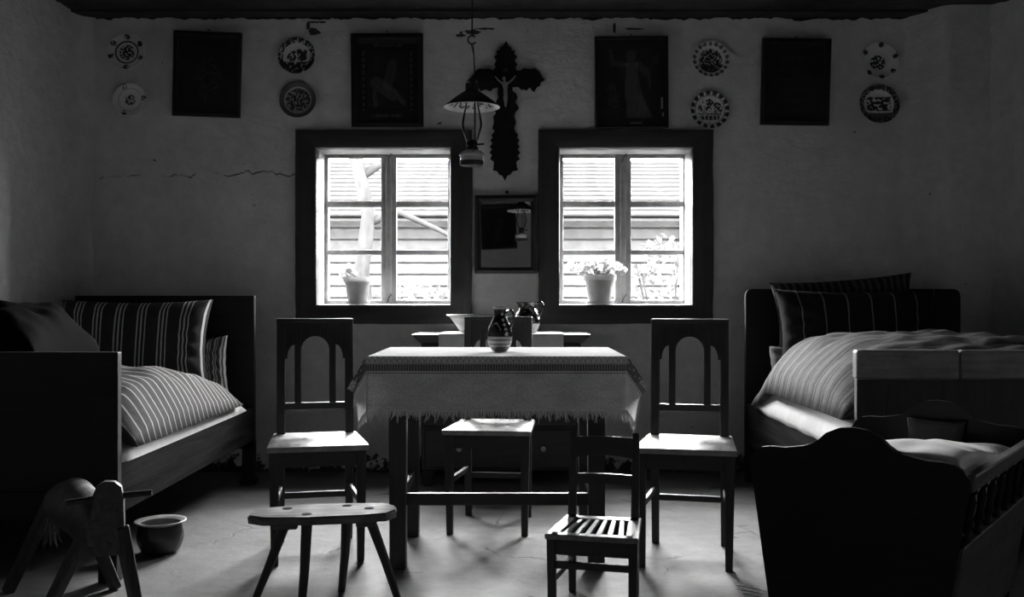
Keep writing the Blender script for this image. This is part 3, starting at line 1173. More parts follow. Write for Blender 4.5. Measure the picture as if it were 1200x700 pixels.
def make_cloth():
    W, D0, D1 = HW + CA, -(HD + CBK), HD + CB
    nu, nv = 150, 110
    root = thing('tablecloth', 'pale woven tablecloth with patterned band and fringe on the dining table', 'tablecloth', ((TX0 + TX1) / 2, (TY0 + TY1) / 2, TZ))
    bm = nb()
    L = Vector((0, 0, -TZ))

    def warp(u):                            # denser rows round the edges
        return u
    grid(bm, nu, nv, lambda u, v: cloth_pos(-W + 2 * W * u, D0 + (D1 - D0) * v) + L,
         lambda u, v: (-W + 2 * W * u, D0 + (D1 - D0) * v - HD))
    o = obj('cloth', bm, 'woven_cloth', root, smooth=True)
    o.data.materials.append(MT['woven_cloth'])
    # fringe along the front hem and round the corners
    rnd = random.Random(3)
    bm = nb()
    lay = bm.loops.layers.uv.new('UVMap')
    path = []
    n = 330
    for k in range(n):
        path.append((-W + 2 * W * k / (n - 1), D1))
    for k in range(26):
        path.append((-W, D1 - 0.12 * k / 25))
        path.append((W, D1 - 0.12 * k / 25))
    for a, b in path:
        p = cloth_pos(a, b) + L
        i = cloth_pos(a * 0.985, b - 0.012) + L
        d = (p - i)
        d = Vector((d.x * 0.3, d.y * 0.3, -abs(d.z))).normalized() if d.length > 1e-5 else Vector((0, 0, -1))
        ln = rnd.uniform(0.018, 0.042) * (0.7 + 0.5 * math.sin(a * 90) ** 2)
        sw = Vector((rnd.uniform(-1, 1) * 0.35 + 0.3 * math.sin(a * 90), rnd.uniform(-1, 0.6) * 0.2, 0))
        pts = [p - d * 0.003, p + (d + sw * 0.4).normalized() * ln * 0.5, p + (d + sw * 0.4).normalized() * ln * 0.5 + (d - sw * 0.6).normalized() * ln * 0.5]
        tube(bm, pts, [0.0016, 0.0014, 0.0007], 4)
    for a, ln in ((-0.415, 0.085), (-0.29, 0.06)):
        p = cloth_pos(a, D1) + L
        tube(bm, [p, p + Vector((0.002, 0, -ln * 0.5)), p + Vector((0, 0, -ln))], 0.0009, 4)
    f = obj('fringe', bm, 'thread', root)
    f['kind'] = 'stuff'


make_cloth()


# ------------------------------------------------------------------ vessels (painted through an attribute)
def ware(name, label, cat, prof, seg, paint, loc, mat='glazed_ware', handles=(), rotz=0.0, group=None):
    root = thing(name, label, cat, loc, rotz, group)
    bm = nb()
    lathe(bm, prof, seg)
    o = obj('body', bm, mat, root, smooth=True)
    at_ = o.data.color_attributes.new('paint', 'FLOAT_COLOR', 'POINT')
    for i, v in enumerate(o.data.vertices):
        a = math.atan2(v.co.y, v.co.x)
        c = paint(a, v.co.z, math.hypot(v.co.x, v.co.y))
        at_.data[i].color = (c, c, c, 1)
    for pts, r in handles:
        bm = nb()
        tube(bm, pts, r, 8)
        h = obj('handle', bm, mat, root, smooth=True)
        at_ = h.data.color_attributes.new('paint', 'FLOAT_COLOR', 'POINT')
        for i, v in enumerate(h.data.vertices):
            c = paint(0, v.co.z, 9)
            at_.data[i].color = (c, c, c, 1)
    return root


def densify(prof, step):
    out = []
    for (r0, z0), (r1, z1) in zip(prof[:-1], prof[1:]):
        n = max(1, int(math.hypot(r1 - r0, z1 - z0) / step))
        for k in range(n):
            t = k / n
            out.append((r0 + (r1 - r0) * t, z0 + (z1 - z0) * t))
    out.append(prof[-1])
    return out


def spline(pts, n=8):
    """catmull-rom through (r,z) points"""
    out = []
    P = [pts[0]] + list(pts) + [pts[-1]]
    for i in range(1, len(P) - 2):
        for k in range(n):
            t = k / n
            q = []
            for d in range(len(pts[0])):
                a, b, c, e = P[i - 1][d], P[i][d], P[i + 1][d], P[i + 2][d]
                q.append(0.5 * (2 * b + (c - a) * t + (2 * a - 5 * b + 4 * c - e) * t * t + (3 * b - a - 3 * c + e) * t ** 3))
            out.append(tuple(q))
    out.append(pts[-1])
    return out


def make_vessels():
    def jug_paint(a, z, r):
        if z < 0.058:
            s = z / 0.058
            if s < 0.22:
                return 0.25
            return 0.42 if (0.28 < s < 0.42 or 0.56 < s < 0.74 or 0.86 < s < 1.0) else 0.13
        if z > 0.172:
            return 0.28
        if r < 5:
            # dots down the right front and a pale curl on the left front
            for zz, aa, rr in ((0.151, -1.05, 0.005), (0.128, -1.0, 0.006), (0.108, -0.95, 0.0055), (0.09, -0.9, 0.006), (0.07, -0.85, 0.007)):
                if math.hypot((a - aa) * r, z - zz) < rr:
                    return 0.5
            zc = 0.115 - 0.018 * ((a + 1.9) / 0.45) ** 2
            if -2.3 < a < -1.35 and abs(z - zc) < 0.003:
                return 0.4
        return 0.012
    prof = spline([(0.028, 0), (0.034, 0.004), (0.047, 0.03), (0.052, 0.058), (0.046, 0.095), (0.032, 0.128), (0.024, 0.15), (0.025, 0.168), (0.030, 0.183)], 10)
    prof = [(0.0, 0.0)] + prof + [(0.026, 0.183), (0.021, 0.165), (0.021, 0.15), (0.03, 0.12)]
    hp = spline([(0.024, 0, 0.155), (0.045, 0, 0.168), (0.056, 0, 0.15), (0.054, 0, 0.12), (0.045, 0, 0.098)], 5)
    ware('wine_jug', 'dark glazed jug with pale stripes and dots on the tablecloth', 'jug', prof, 64, jug_paint, (-0.05, 4.05, TZ + 0.002), handles=((hp, 0.005),), rotz=R(-8))

    def pot_paint(a, z, r):
        n = nz(a * 3, z * 40, 2)
        if z < 0.055:
            return 0.36
        return 0.28 if n > 0.28 else 0.02
    prof = spline([(0.04, 0), (0.052, 0.006), (0.072, 0.045), (0.075, 0.075), (0.06, 0.118), (0.05, 0.135), (0.053, 0.155), (0.066, 0.174)], 9)
    prof = [(0.0, 0.0)] + prof + [(0.061, 0.174), (0.046, 0.15), (0.045, 0.135), (0.055, 0.11)]
    hp = spline([(0.062, 0, 0.168), (0.083, 0, 0.172), (0.092, 0, 0.15), (0.082, 0, 0.118), (0.07, 0, 0.095)], 5)
    ware('storage_jug', 'round-bellied dark glazed jug with handle on the cabinet cloth', 'jug', prof, 56, pot_paint, (0.085, 5.55, 0.856), handles=((hp, 0.007),), rotz=R(-15))
    prof = [(0.0, 0.0), (0.075, 0.0), (0.078, 0.004)] + densify([(0.08, 0.008), (0.142, 0.09)], 0.006) + [(0.158, 0.097), (0.158, 0.102), (0.14, 0.098), (0.075, 0.014), (0.0, 0.012)]
    ware('pottery_bowl', 'wide sloping pottery bowl on the cabinet behind the chair', 'bowl', prof, 48, lambda a, z, r: 0.22 if z > 0.085 else 0.32 + 0.08 * nz(a * 2, z * 60), (-0.215, 5.6, 0.856), mat='painted_ware')

    # enamel chamber pot on the floor by the bed
    t = thing('chamber_pot', 'dark round-bellied pot with pale flared rim on the floor by the bed', 'pot', (-1.455, 4.06, 0.002))
    out = spline([(0.060, 0), (0.078, 0.012), (0.094, 0.06), (0.088, 0.10), (0.082, 0.118)], 7)
    bm = nb()
    lathe(bm, [(0, 0)] + out, 40)
    obj('body', bm, 'enamel', t, smooth=True)
    bm = nb()
    lathe(bm, [(0.082, 0.117), (0.098, 0.126), (0.104, 0.127), (0.104, 0.131), (0.097, 0.131), (0.079, 0.121)], 40)
    obj('rim', bm, 'enamel_rim', t, smooth=True)
    bm = nb()
    lathe(bm, [(0.079, 0.121), (0.084, 0.10), (0.088, 0.06), (0.07, 0.018), (0, 0.014)], 40)
    obj('lining', bm, 'enamel_inside', t, smooth=True)
    bm = nb()
    tube(bm, spline([(0.085, 0, 0.105), (0.118, 0, 0.10), (0.12, 0, 0.07), (0.094, 0, 0.055)], 5), 0.005, 8)
    h = obj('handle', bm, 'enamel', t, smooth=True)
    h.rotation_euler = (0, 0, R(140))


make_vessels()


# ------------------------------------------------------------------ cabinet with cloth against the back wall
def make_cabinet():
    t = thing('drawer_cabinet', 'dark low chest of drawers against the wall under the windows', 'cabinet', (-0.06, 5.68, 0))
    yf, yb = 5.455 - 5.68, 5.90 - 5.68
    bm = nb()
    box2(bm, (-0.445, yf + 0.015, 0.09), (0.445, yb, 0.80), 0.004)
    obj('carcass', bm, 'cabinet_wood', t)
    bm = nb()
    hexa(bm, [Vector(p) for p in ((-0.45, yf + 0.01, 0.80), (0.45, yf + 0.01, 0.80), (0.45, yb, 0.80), (-0.45, yb, 0.80), (-0.50, yf - 0.03, 0.85), (0.50, yf - 0.03, 0.85), (0.50, yb, 0.85), (-0.50, yb, 0.85))], 0.004)
    obj('top_board', bm, 'cabinet_top', t)
    for z0, z1 in ((0.568, 0.79), (0.335, 0.556), (0.105, 0.323)):
        bm = nb()
        box2(bm, (-0.425, yf, z0), (0.425, yf + 0.03, z1), 0.006)
        d = obj('drawer', bm, 'cabinet_wood', t)
        for x in (-0.233, 0.233):
            bm = nb()
            lathe(bm, [(0, -0.028), (0.012, -0.026), (0.016, -0.018), (0.012, -0.008), (0.007, 0.0)], 16)
            bmesh.ops.rotate(bm, verts=bm.verts[:], matrix=Matrix.Rotation(R(-90), 3, 'X'), cent=(0, 0, 0))
            for v in bm.verts:
                v.co = Vector((v.co.x + x, -abs(v.co.y) + yf + 0.001, v.co.z + (z0 + z1) / 2))
            obj('knob', bm, 'porcelain_knob', d, smooth=True)
    for x in (-0.41, 0.41):
        for y in (yf + 0.05, yb - 0.05):
            bm = nb()
            bar(bm, (x, y, 0), (x, y, 0.092), 0.045, 0.045, 0.06, 0.06, 0.004)
            obj('foot', bm, 'cabinet_wood', t)
    # runner lying on it
    c = thing('cabinet_runner', 'white linen runner hanging over the front of the low cabinet', 'cloth', (-0.06, 5.68, 0.852))
    bm = nb()
    W0 = 0.345

    def f(u, v):
        x = -W0 + 2 * W0 * u
        s = v * 0.56
        top = 0.46
        if s < top:
            return Vector((x, yb - 0.01 - s * (yb - 0.01 - yf + 0.034) / top, 0.0035 + 0.001 * nz(x * 9, s * 9)))
        h = s - top
        return Vector((x + 0.002 * nz(x * 8), yf - 0.036 - 0.004 * math.sin(x * 30) * h / 0.1 - 0.002, 0.003 - h))
    grid(bm, 50, 40, f)
    obj('runner', bm, 'white_linen', c, smooth=True)


make_cabinet()


# ------------------------------------------------------------------ bedding helpers
def cushion(name, label, cat, w, h, t, mat, loc, rot, nu=44, nv=36, pinch=0.08, crease=0.012, seed=0, uvs=None, deform=None, tz=None, group=None, gather=True, power=0.55):
    """soft pillow lying in local XY, thickness along Z"""
    bm = nb()
    lay_uv = {}

    def side(sgn):
        def fn(u, v):
            a, b = 2 * u - 1, 2 * v - 1
            x = w / 2 * a * (1 - pinch * (1 - b * b) * abs(a))
            y = h / 2 * b * (1 - pinch * (1 - a * a) * abs(b))
            th = (t / 2 if sgn > 0 else (tz if tz is not None else t / 2)) * max(0.0, (1 - a ** 4) * (1 - b ** 4)) ** power
            edge = max(abs(a), abs(b))
            wr = crease * nz(x * 9 + seed, y * 9, seed * 1.7 + sgn) * (1 - edge ** 8)
            if gather:
                wr += crease * 0.7 * math.sin((math.atan2(b, a) * 17) + seed) * smooth01((edge - 0.45) / 0.4) * (1 - edge ** 10)
            p = Vector((x, y, sgn * th + wr))
            return deform(p, a, b) if deform else p
        return fn
    us = uvs if uvs else (lambda x, y: (x, y))
    for sg in (1, -1):
        grid(bm, nu, nv, side(sg), lambda u, v: us((u - 0.5) * w, (v - 0.5) * h))
        # second call would create the layer again
        if sg == 1:
            lay = bm.loops.layers.uv.active
    bmesh.ops.remove_doubles(bm, verts=bm.verts[:], dist=1e-5)
    o = obj(name, bm, mat, smooth=True, loc=loc, rot=rot)
    tag(o, label, cat, group)
    return o


_old_grid = grid


def grid(bm, nu, nv, fn, uvfn=None, keep=None):     # reuse one UV layer when called twice on a mesh
    V = [[bm.verts.new(fn(i / nu, j / nv)) for i in range(nu + 1)] for j in range(nv + 1)]
    lay = None
    if uvfn:
        lay = bm.loops.layers.uv.active or bm.loops.layers.uv.new('UVMap')
    for j in range(nv):
        for i in range(nu):
            q = ((i, j), (i + 1, j), (i + 1, j + 1), (i, j + 1))
            f = bm.faces.new([V[b][a] for a, b in q])
            if lay:
                for lp, (a, b) in zip(f.loops, q):
                    lp[lay].uv = uvfn(a / nu, b / nv)
    return V


def make_left_bed():
    yh, yfo = 5.54, 3.64
    xi, xw = -1.455, -2.47
    t = thing('wooden_bed', 'black wooden bed with striped bedding by the left wall', 'bed', ((xi + xw) / 2, (yh + yfo) / 2, 0))
    L = Vector(t.location)

    def part(name, bm, mat, parent=t, smooth=False):
        o = obj(name, bm, mat, parent, smooth=smooth)
        o.data.transform(Matrix.Translation(-L))
        return o
    bm = nb()
    box2(bm, (xw, yh, 0.20), (xi, yh + 0.04, 1.066), 0.006, 2)
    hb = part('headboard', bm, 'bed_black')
    bm = nb()
    box2(bm, (xw + 0.09, yh - 0.004, 0.32), (xi - 0.09, yh + 0.001, 0.97), 0.003)
    part('headboard_panel', bm, 'bed_black', hb)
    bm = nb()
    box2(bm, (xw, yfo - 0.02, 0.335), (xi, yfo + 0.02, 0.852), 0.004, 2)
    fb = part('footboard', bm, 'bed_black')
    bm = nb()
    box2(bm, (xw, yfo - 0.035, 0.24), (xi - 0.07, yfo + 0.02, 0.335), 0.006)
    part('footboard_rail', bm, 'bed_black', fb)
    for x in (xi - 0.035, xw + 0.035):
        bm = nb()
        box2(bm, (x - 0.035, yh, 0), (x + 0.035, yh + 0.05, 0.25), 0.004)
        box2(bm, (x - 0.045, yh - 0.02, 0), (x + 0.045, yh + 0.055, 0.03), 0.004)
        part('leg', bm, 'bed_black')
        bm = nb()
        box2(bm, (x - 0.035, yfo - 0.03, 0), (x + 0.035, yfo + 0.03, 0.34), 0.004)
        part('leg', bm, 'bed_black')
    for x0, x1 in ((xi - 0.03, xi), (xw, xw + 0.03)):
        bm = nb()
        box2(bm, (x0, yfo + 0.015, 0.25), (x1, yh + 0.005, 0.435), 0.004)
        part('side_rail', bm, 'rail_wood')
    bm = nb()
    box2(bm, (xw + 0.03, yfo + 0.02, 0.33), (xi - 0.03, yh, 0.355))
    part('bed_base', bm, 'bed_black')

    # white featherbed showing as a pale edge over the rail
    W, D = 1.0, 1.68

    def flat(p, a, b):
        return Vector((p.x, p.y, p.z))
    cushion('feather_mattress', 'white featherbed whose edge shows above the left bed rail', 'mattress', 1.00, 1.70, 0.19, 'white_linen', ((xi + xw) / 2 + 0.010, 4.52, 0.437), (0, 0, 0), pinch=0.0, crease=0.006, tz=0.07, power=0.3)

    def puff(p, a, b):
        # fuller towards the foot, falling to the head end, hem dropping over the rail edge
        k = 1.0 - 0.35 * smooth01((b + 0.1) / 1.0)
        z = p.z * k
        z -= 0.06 * smooth01((a - 0.75) / 0.25)
        return Vector((p.x, p.y, z))
    cushion('striped_duvet', 'pale-striped dark duvet bulging on the left bed', 'duvet', 1.03, 1.50, 0.39, 'stripe_duvet', ((xi + xw) / 2 + 0.022, 4.47, 0.545), (0, 0, 0), nu=56, nv=64, pinch=0.0, crease=0.02, seed=2, uvs=lambda x, y: (y + 0.10 * x, x), deform=puff, tz=0.03, power=0.5, gather=False)
    cushion('striped_pillow', 'big dark pillow with paired pale stripes leaning on the left headboard', 'pillow', 0.80, 0.50, 0.26, 'stripe_pillow', (-2.02, 5.26, 0.80), (R(78), 0, R(4)), seed=4, group='pillows on the left bed')
    cushion('striped_pillow', 'small narrow-striped pillow peeking out behind the big left pillow', 'pillow', 0.50, 0.34, 0.16, 'stripe_small', (-1.80, 5.41, 0.655), (R(80), R(-6), R(-6)), seed=6, group='pillows on the left bed')

    def slump(p, a, b):
        return Vector((p.x, p.y, p.z + 0.018 * nz(p.x * 11, p.y * 11, 5) - 0.03 * smooth01((a - 0.6) / 0.4)))
    cushion('folded_featherbed', 'dark folded featherbed lying behind the left footboard', 'featherbed', 0.74, 0.60, 0.36, 'dark_cloth', (-2.175, 4.02, 0.85), (R(3), R(1), R(0)), seed=9, crease=0.03, deform=slump, power=0.4, gather=False)


make_left_bed()


def make_right_bed():
    yh, yfo = 5.60, 3.82
    xi, xw = 1.334, 2.56
    t = thing('wooden_bed', 'dark wooden bed with plank footboard by the right wall', 'bed', ((xi + xw) / 2, (yh + yfo) / 2, 0))
    L = Vector(t.location)

    def part(name, bm, mat, parent=t, smooth=False):
        o = obj(name, bm, mat, parent, smooth=smooth)
        o.data.transform(Matrix.Translation(-L))
        return o
    # headboard with rounded upper corners
    out = []
    r = 0.04
    for k in range(7):
        a = PI - PI / 2 * k / 6
        out.append((xi + r + r * math.cos(a), 1.105 - r + r * math.sin(a)))
    for k in range(7):
        a = PI / 2 - PI / 2 * k / 6
        out.append((xw - r + r * math.cos(a), 1.105 - r + r * math.sin(a)))
    out += [(xw, 0.0), (xw - 0.07, 0.0), (xw - 0.07, 0.2), (xi + 0.07, 0.2), (xi + 0.07, 0), (xi, 0)]
    bm = nb()
    prism(bm, out, yh, yh + 0.04, 0.004)
    part('headboard', bm, 'bed_black')
    # footboard: thick top rail over a recessed panel between stiles
    bm = nb()
    xm = 1.735
    box2(bm, (xi, yfo - 0.025, 0.735), (xm - 0.0015, yfo + 0.03, 0.85), 0.010, 3)
    fb = part('footboard_top', bm, 'brown_wood_x')
    bm = nb()
    box2(bm, (xm + 0.0015, yfo - 0.025, 0.735), (xw, yfo + 0.03, 0.85), 0.010, 3)
    part('footboard_top', bm, 'brown_wood_x')
    for x0, x1 in ((xi + 0.005, xi + 0.11), (xw - 0.11, xw - 0.005)):
        bm = nb()
        box2(bm, (x0, yfo - 0.012, 0.0), (x1, yfo + 0.022, 0.737), 0.003)
        part('footboard_stile', bm, 'panel_wood')
    bm = nb()
    box2(bm, (xi + 0.10, yfo + 0.004, 0.24), (xw - 0.10, yfo + 0.018, 0.737))
    part('footboard_panel', bm, 'panel_wood')
    bm = nb()
    box2(bm, (xi + 0.10, yfo - 0.01, 0.2), (xw - 0.10, yfo + 0.02, 0.30), 0.003)
    part('footboard_rail', bm, 'panel_wood')
    for x0, x1 in ((xi, xi + 0.03), (xw - 0.03, xw)):
        bm = nb()
        # rail edge dips slightly in the middle
        box2(bm, (x0, yfo + 0.02, 0.22), (x1, yh + 0.004, 0.45), 0.004)
        part('side_rail', bm, 'rail_wood')
    bm = nb()
    box2(bm, (xi + 0.03, yfo + 0.02, 0.33), (xw - 0.03, yh, 0.355))
    part('bed_base', bm, 'bed_black')

    cushion('feather_mattress', 'white featherbed bulging over the right bed rail', 'mattress', 1.25, 1.50, 0.38, 'white_linen', ((xi + xw) / 2 - 0.004, 4.58, 0.465), (0, 0, 0), pinch=0.0, crease=0.012, seed=12, tz=0.09, power=0.32, nu=50, nv=60)

    def puff(p, a, b):
        z = p.z
        z -= 0.035 * smooth01((-a - 0.55) / 0.45)
        z -= 0.07 * smooth01((-a - 0.3) / 0.7) * smooth01((b - 0.5) / 0.4) * 1.4
        return Vector((p.x, p.y, z))
    cushion('streaked_duvet', 'high puffed grey streaked duvet on the right bed', 'duvet', 1.28, 1.50, 0.56, 'stripe_feather', ((xi + xw) / 2 - 0.005, 4.62, 0.605), (0, 0, 0), nu=56, nv=64, pinch=0.0, crease=0.022, seed=15, uvs=lambda x, y: (y - 0.1 * x, x), deform=puff, tz=0.02, power=0.5, gather=False)
    cushion('thin_striped_pillow', 'big dark pillow with thin pale stripes at the right headboard', 'pillow', 0.88, 0.50, 0.24, 'stripe_right', (1.865, 5.30, 0.855), (R(80), 0, R(0)), seed=21, group='pillows on the right bed')
    cushion('fine_striped_pillow', 'dark finely striped pillow standing behind the thin-striped one', 'pillow', 0.80, 0.46, 0.16, 'stripe_fine', (1.86, 5.49, 0.94), (R(84), R(-4), R(0)), seed=23, group='pillows on the right bed')
    cushion('grey_pillow', 'small grey pillow tucked low beside the thin-striped right pillow', 'pillow', 0.30, 0.26, 0.14, 'grey_cloth', (1.57, 5.42, 0.66), (R(80), 0, R(10)), seed=25, group='pillows on the right bed')


make_right_bed()


# ------------------------------------------------------------------ cradle
def make_cradle():
    ang = math.atan2(0.508, 0.67)            # axis leans to the right going away
    t = thing('wooden_cradle', 'black wooden cradle with scalloped ends and spindle sides', 'cradle', (1.124, 2.835, 0), -ang)
    hl = 0.42
    ZT, ZB = 0.635, 0.12
    WT, WB = 0.275, 0.205

    def edge(z):
        return WB + (WT - WB) * (z - ZB) / (ZT - ZB)

    def end_outline():
        half = [(0.0, 0.722), (0.035, 0.718), (0.068, 0.703), (0.09, 0.682), (0.105, 0.668), (0.125, 0.665), (0.15, 0.660), (0.18, 0.655), (0.215, 0.655), (0.243, 0.651), (0.262, 0.638), (0.276, 0.616), (0.279, 0.598), (0.272, 0.588), (edge(0.57), 0.57), (edge(0.35), 0.35), (edge(0.12), 0.12), (0.17, 0.09), (0.10, 0.105), (0.0, 0.11)]
        return half + [(-x, z) for x, z in half[-2:0:-1]]
    for y in (-hl, hl):
        bm = nb()
        prism(bm, end_outline(), y - 0.011, y + 0.011, 0.003)
        obj('end_board', bm, 'cradle_black', t)
    for s in (-1, 1):
        zt0, zt1 = (0.585, 0.628) if s > 0 else (0.55, 0.593)
        zp0, zp1 = 0.16, 0.452
        # top rail, lower panel, spindles
        bm = nb()
        c = []
        for y0 in (-hl - 0.0, hl + 0.0):
            pass
        xa, xb = edge(zt0), edge(zt1)
        hexa(bm, [Vector(p) for p in ((s * (xa - 0.014), -hl + 0.008, zt0), (s * (xa + 0.014), -hl + 0.008, zt0), (s * (xa + 0.014), hl - 0.008, zt0), (s * (xa - 0.014), hl - 0.008, zt0),
                                      (s * (xb - 0.014), -hl + 0.008, zt1), (s * (xb + 0.014), -hl + 0.008, zt1), (s * (xb + 0.014), hl - 0.008, zt1), (s * (xb - 0.014), hl - 0.008, zt1))], 0.004)
        obj('top_rail', bm, 'cradle_rail', t)
        xa, xb = edge(zp0), edge(zp1)
        bm = nb()
        hexa(bm, [Vector(p) for p in ((s * (xa - 0.010), -hl + 0.008, zp0), (s * (xa + 0.010), -hl + 0.008, zp0), (s * (xa + 0.010), hl - 0.008, zp0), (s * (xa - 0.010), hl - 0.008, zp0),
                                      (s * (xb - 0.012), -hl + 0.008, zp1), (s * (xb + 0.012), -hl + 0.008, zp1), (s * (xb + 0.012), hl - 0.008, zp1), (s * (xb - 0.012), hl - 0.008, zp1))], 0.003)
        obj('side_panel', bm, 'cradle_panel', t)
        for k in range(7):
            y = -hl + 0.07 + (2 * hl - 0.14) * k / 6
            L = zt0 - zp1
            bm = nb()
            prof = [(0.010, 0), (0.011, 0.01), (0.006, 0.016), (0.012, 0.035), (0.009, 0.07), (0.012, 0.1), (0.006, L - 0.016), (0.011, L - 0.01), (0.010, L)]
            lathe(bm, prof, 10, (0, 0, 0))
            for v in bm.verts:
                z = zp1 + v.co.z
                v.co = Vector((s * edge(z) + v.co.x, y + v.co.y, z))
            obj('spindle', bm, 'cradle_black', t, smooth=True)
    bm = nb()
    box2(bm, (-WB, -hl, 0.15), (WB, hl, 0.17))
    obj('bottom_board', bm, 'cradle_black', t)
    for y in (-hl + 0.03, hl - 0.03):
        out = []
        for k in range(13):
            f = -1 + 2 * k / 12
            out.append((f * 0.32, 0.004 + 0.05 * f * f))
        for k in range(12, -1, -1):
            f = -1 + 2 * k / 12
            out.append((f * 0.30, 0.075 + 0.02 * f * f if abs(f) > 0.4 else 0.125))
        bm = nb()
        prism(bm, out, y - 0.016, y + 0.016, 0.003)
        obj('rocker', bm, 'cradle_black', t)
    Mw = Matrix.Translation((1.124, 2.835, 0)) @ Matrix.Rotation(-ang, 4, 'Z')

    def P(x, y, z):
        return Mw @ Vector((x, y, z))

    def dome(p, a, b):
        return Vector((p.x, p.y, p.z + 0.010 * nz(p.x * 7, p.y * 7) - 0.065 * smooth01((b + 0.9) / 1.8) + 0.045 * smooth01((a + 1) / 1.3) - 0.025))
    cushion('cradle_pillow', 'white pillow filling the cradle', 'pillow', 0.48, 0.80, 0.18, 'cradle_linen', P(0.015, -0.005, 0.568), (0, 0, -ang), seed=31, crease=0.008, deform=dome, tz=0.07, power=0.13, gather=False)
    cushion('cradle_mattress', 'pale mattress inside the cradle under the white pillow', 'mattress', 0.40, 0.76, 0.20, 'cradle_linen', P(0.0, 0, 0.40), (0, 0, -ang), seed=33, pinch=0, power=0.3)
    # lace-edged head cushion at the far end
    o = cushion('lace_cushion', 'dark lace-edged cushion against the far end of the cradle', 'cushion', 0.18, 0.14, 0.05, 'lace_cloth', P(0.0, 0.375, 0.595), (R(80), 0, -ang), seed=35, crease=0.012, gather=False)
    # rag bundle seen between the spindles
    b = thing('cloth_doll', 'pale rag doll lying behind the cradle spindles', 'doll', P(0.20, 0.19, 0.44), -ang)
    bm = nb()
    bmesh.ops.create_uvsphere(bm, u_segments=16, v_segments=10, radius=0.036, matrix=Matrix.Translation((0, 0.10, 0.10)))
    obj('head', bm, 'white_linen', b, smooth=True)
    bm = nb()
    prof = spline([(0.012, -0.02), (0.038, 0.0), (0.045, 0.06), (0.035, 0.15), (0.018, 0.19)], 5)
    lathe(bm, [(0, -0.02)] + prof + [(0, 0.19)], 18)
    for v in bm.verts:
        x, y, z = v.co
        v.co = Vector((x + 0.006 * nz(x * 60, y * 60, z * 30), z - 0.12, y * 0.8 + 0.05 + z * 0.12))
    obj('body', bm, 'white_linen', b, smooth=True)
    for s in (-1, 1):
        bm = nb()
        tube(bm, [(0.03 * s, 0.04, 0.07), (0.045 * s, 0.0, 0.06), (0.04 * s, -0.05, 0.055)], [0.012, 0.011, 0.009], 8)
        obj('arm', bm, 'white_linen', b, smooth=True)


make_cradle()


# ------------------------------------------------------------------ crude toy horse
def make_toy_horse():
    ra, fa = Vector((-1.595, 3.49, 0.335)), Vector((-1.350, 3.25, 0.275))
    t = thing('toy_horse', 'crude wooden toy horse on splayed legs with a handle rod', 'toy', (-1.5, 3.45, 0))
    L = Vector(t.location)

    def part(name, bm, mat, parent=t, smooth=False):
        o = obj(name, bm, mat, parent, smooth=smooth)
        o.data.transform(Matrix.Translation(-L))
        return o
    d = (fa - ra).normalized()
    bm = nb()
    pts, rs = [], []
    for k in range(15):
        f = k / 14
        pts.append(ra.lerp(fa, f) + Vector((0, 0, 0.012 * math.sin(f * PI))))
        e = min(f, 1 - f) * 14
        rs.append(0.088 * (0.62 if e < 0.5 else 0.86 if e < 1.5 else 0.97 if e < 2.5 else 1.0) * (1 - 0.10 * f))
    tube(bm, pts, rs, 20)
    for v in bm.verts:
        v.co += Vector((nz(*(v.co * 9)), nz(*(v.co * 8 + Vector((5, 0, 0)))), nz(*(v.co * 9 + Vector((0, 9, 0)))))) * 0.012
    part('body', bm, 'horse_wood', smooth=True)
    # upright neck-and-head board with rounded top
    a = Vector((0.96, 0.28, 0)).normalized()
    bm = nb()
    out = [(-0.046, 0.20), (0.040, 0.20), (0.050, 0.30), (0.047, 0.39), (0.040, 0.425), (0.020, 0.443), (-0.012, 0.445), (-0.036, 0.43), (-0.050, 0.395), (-0.053, 0.32)]
    prism(bm, out, -0.024, 0.024, 0.007)
    base = Vector((-1.338, 3.255, 0))
    n = Vector((-a.y, a.x, 0))
    for v in bm.verts:
        v.co = base + a * v.co.x + n * v.co.y + Vector((0, 0, v.co.z))
    head = part('head_board', bm, 'horse_wood', smooth='auto')
    bm = nb()
    c = base + Vector((0, 0, 0.392))
    tube(bm, [c - a * 0.118 + Vector((0, -0.03, -0.008)), c + Vector((0, -0.0, 0.0)), c + a * 0.135 + Vector((0, 0, 0.006))], [0.010, 0.011, 0.0105], 10)
    part('handle_rod', bm, 'horse_leg', head, smooth='auto')
    # four legs
    for top, bot in ((ra + Vector((-0.05, 0.0, -0.02)), Vector((-1.80, 3.50, 0))), (ra + Vector((0.05, 0.03, -0.03)), Vector((-1.43, 3.545, 0))),
                     (fa + Vector((-0.06, 0.0, 0.0)), Vector((-1.545, 3.24, 0))), (fa + Vector((0.05, 0.01, 0.02)), Vector((-1.255, 3.29, 0)))):
        bm = nb()
        bar(bm, bot, top, 0.040, 0.034, 0.046, 0.04, 0.006, up=(0.6, 0.8, 0))
        part('leg', bm, 'horse_leg')
    # tail of loose hair
    bm = nb()
    rnd = random.Random(5)
    s = ra + Vector((-0.0, -0.085, -0.01))
    for k in range(40):
        o = Vector((rnd.uniform(-0.015, 0.02), rnd.uniform(-0.012, 0.012), 0))
        ln = rnd.uniform(0.06, 0.14)
        q = Vector((rnd.uniform(-0.02, 0.03), rnd.uniform(-0.01, 0.01), 0))
        tube(bm, [s + o * 0.4, s + o + Vector((0, -0.01, -ln * 0.5)), s + o + q + Vector((0, -0.01, -ln))], [0.0016, 0.0015, 0.0006], 4)
    part('tail', bm, 'hair')['kind'] = 'stuff'


make_toy_horse()


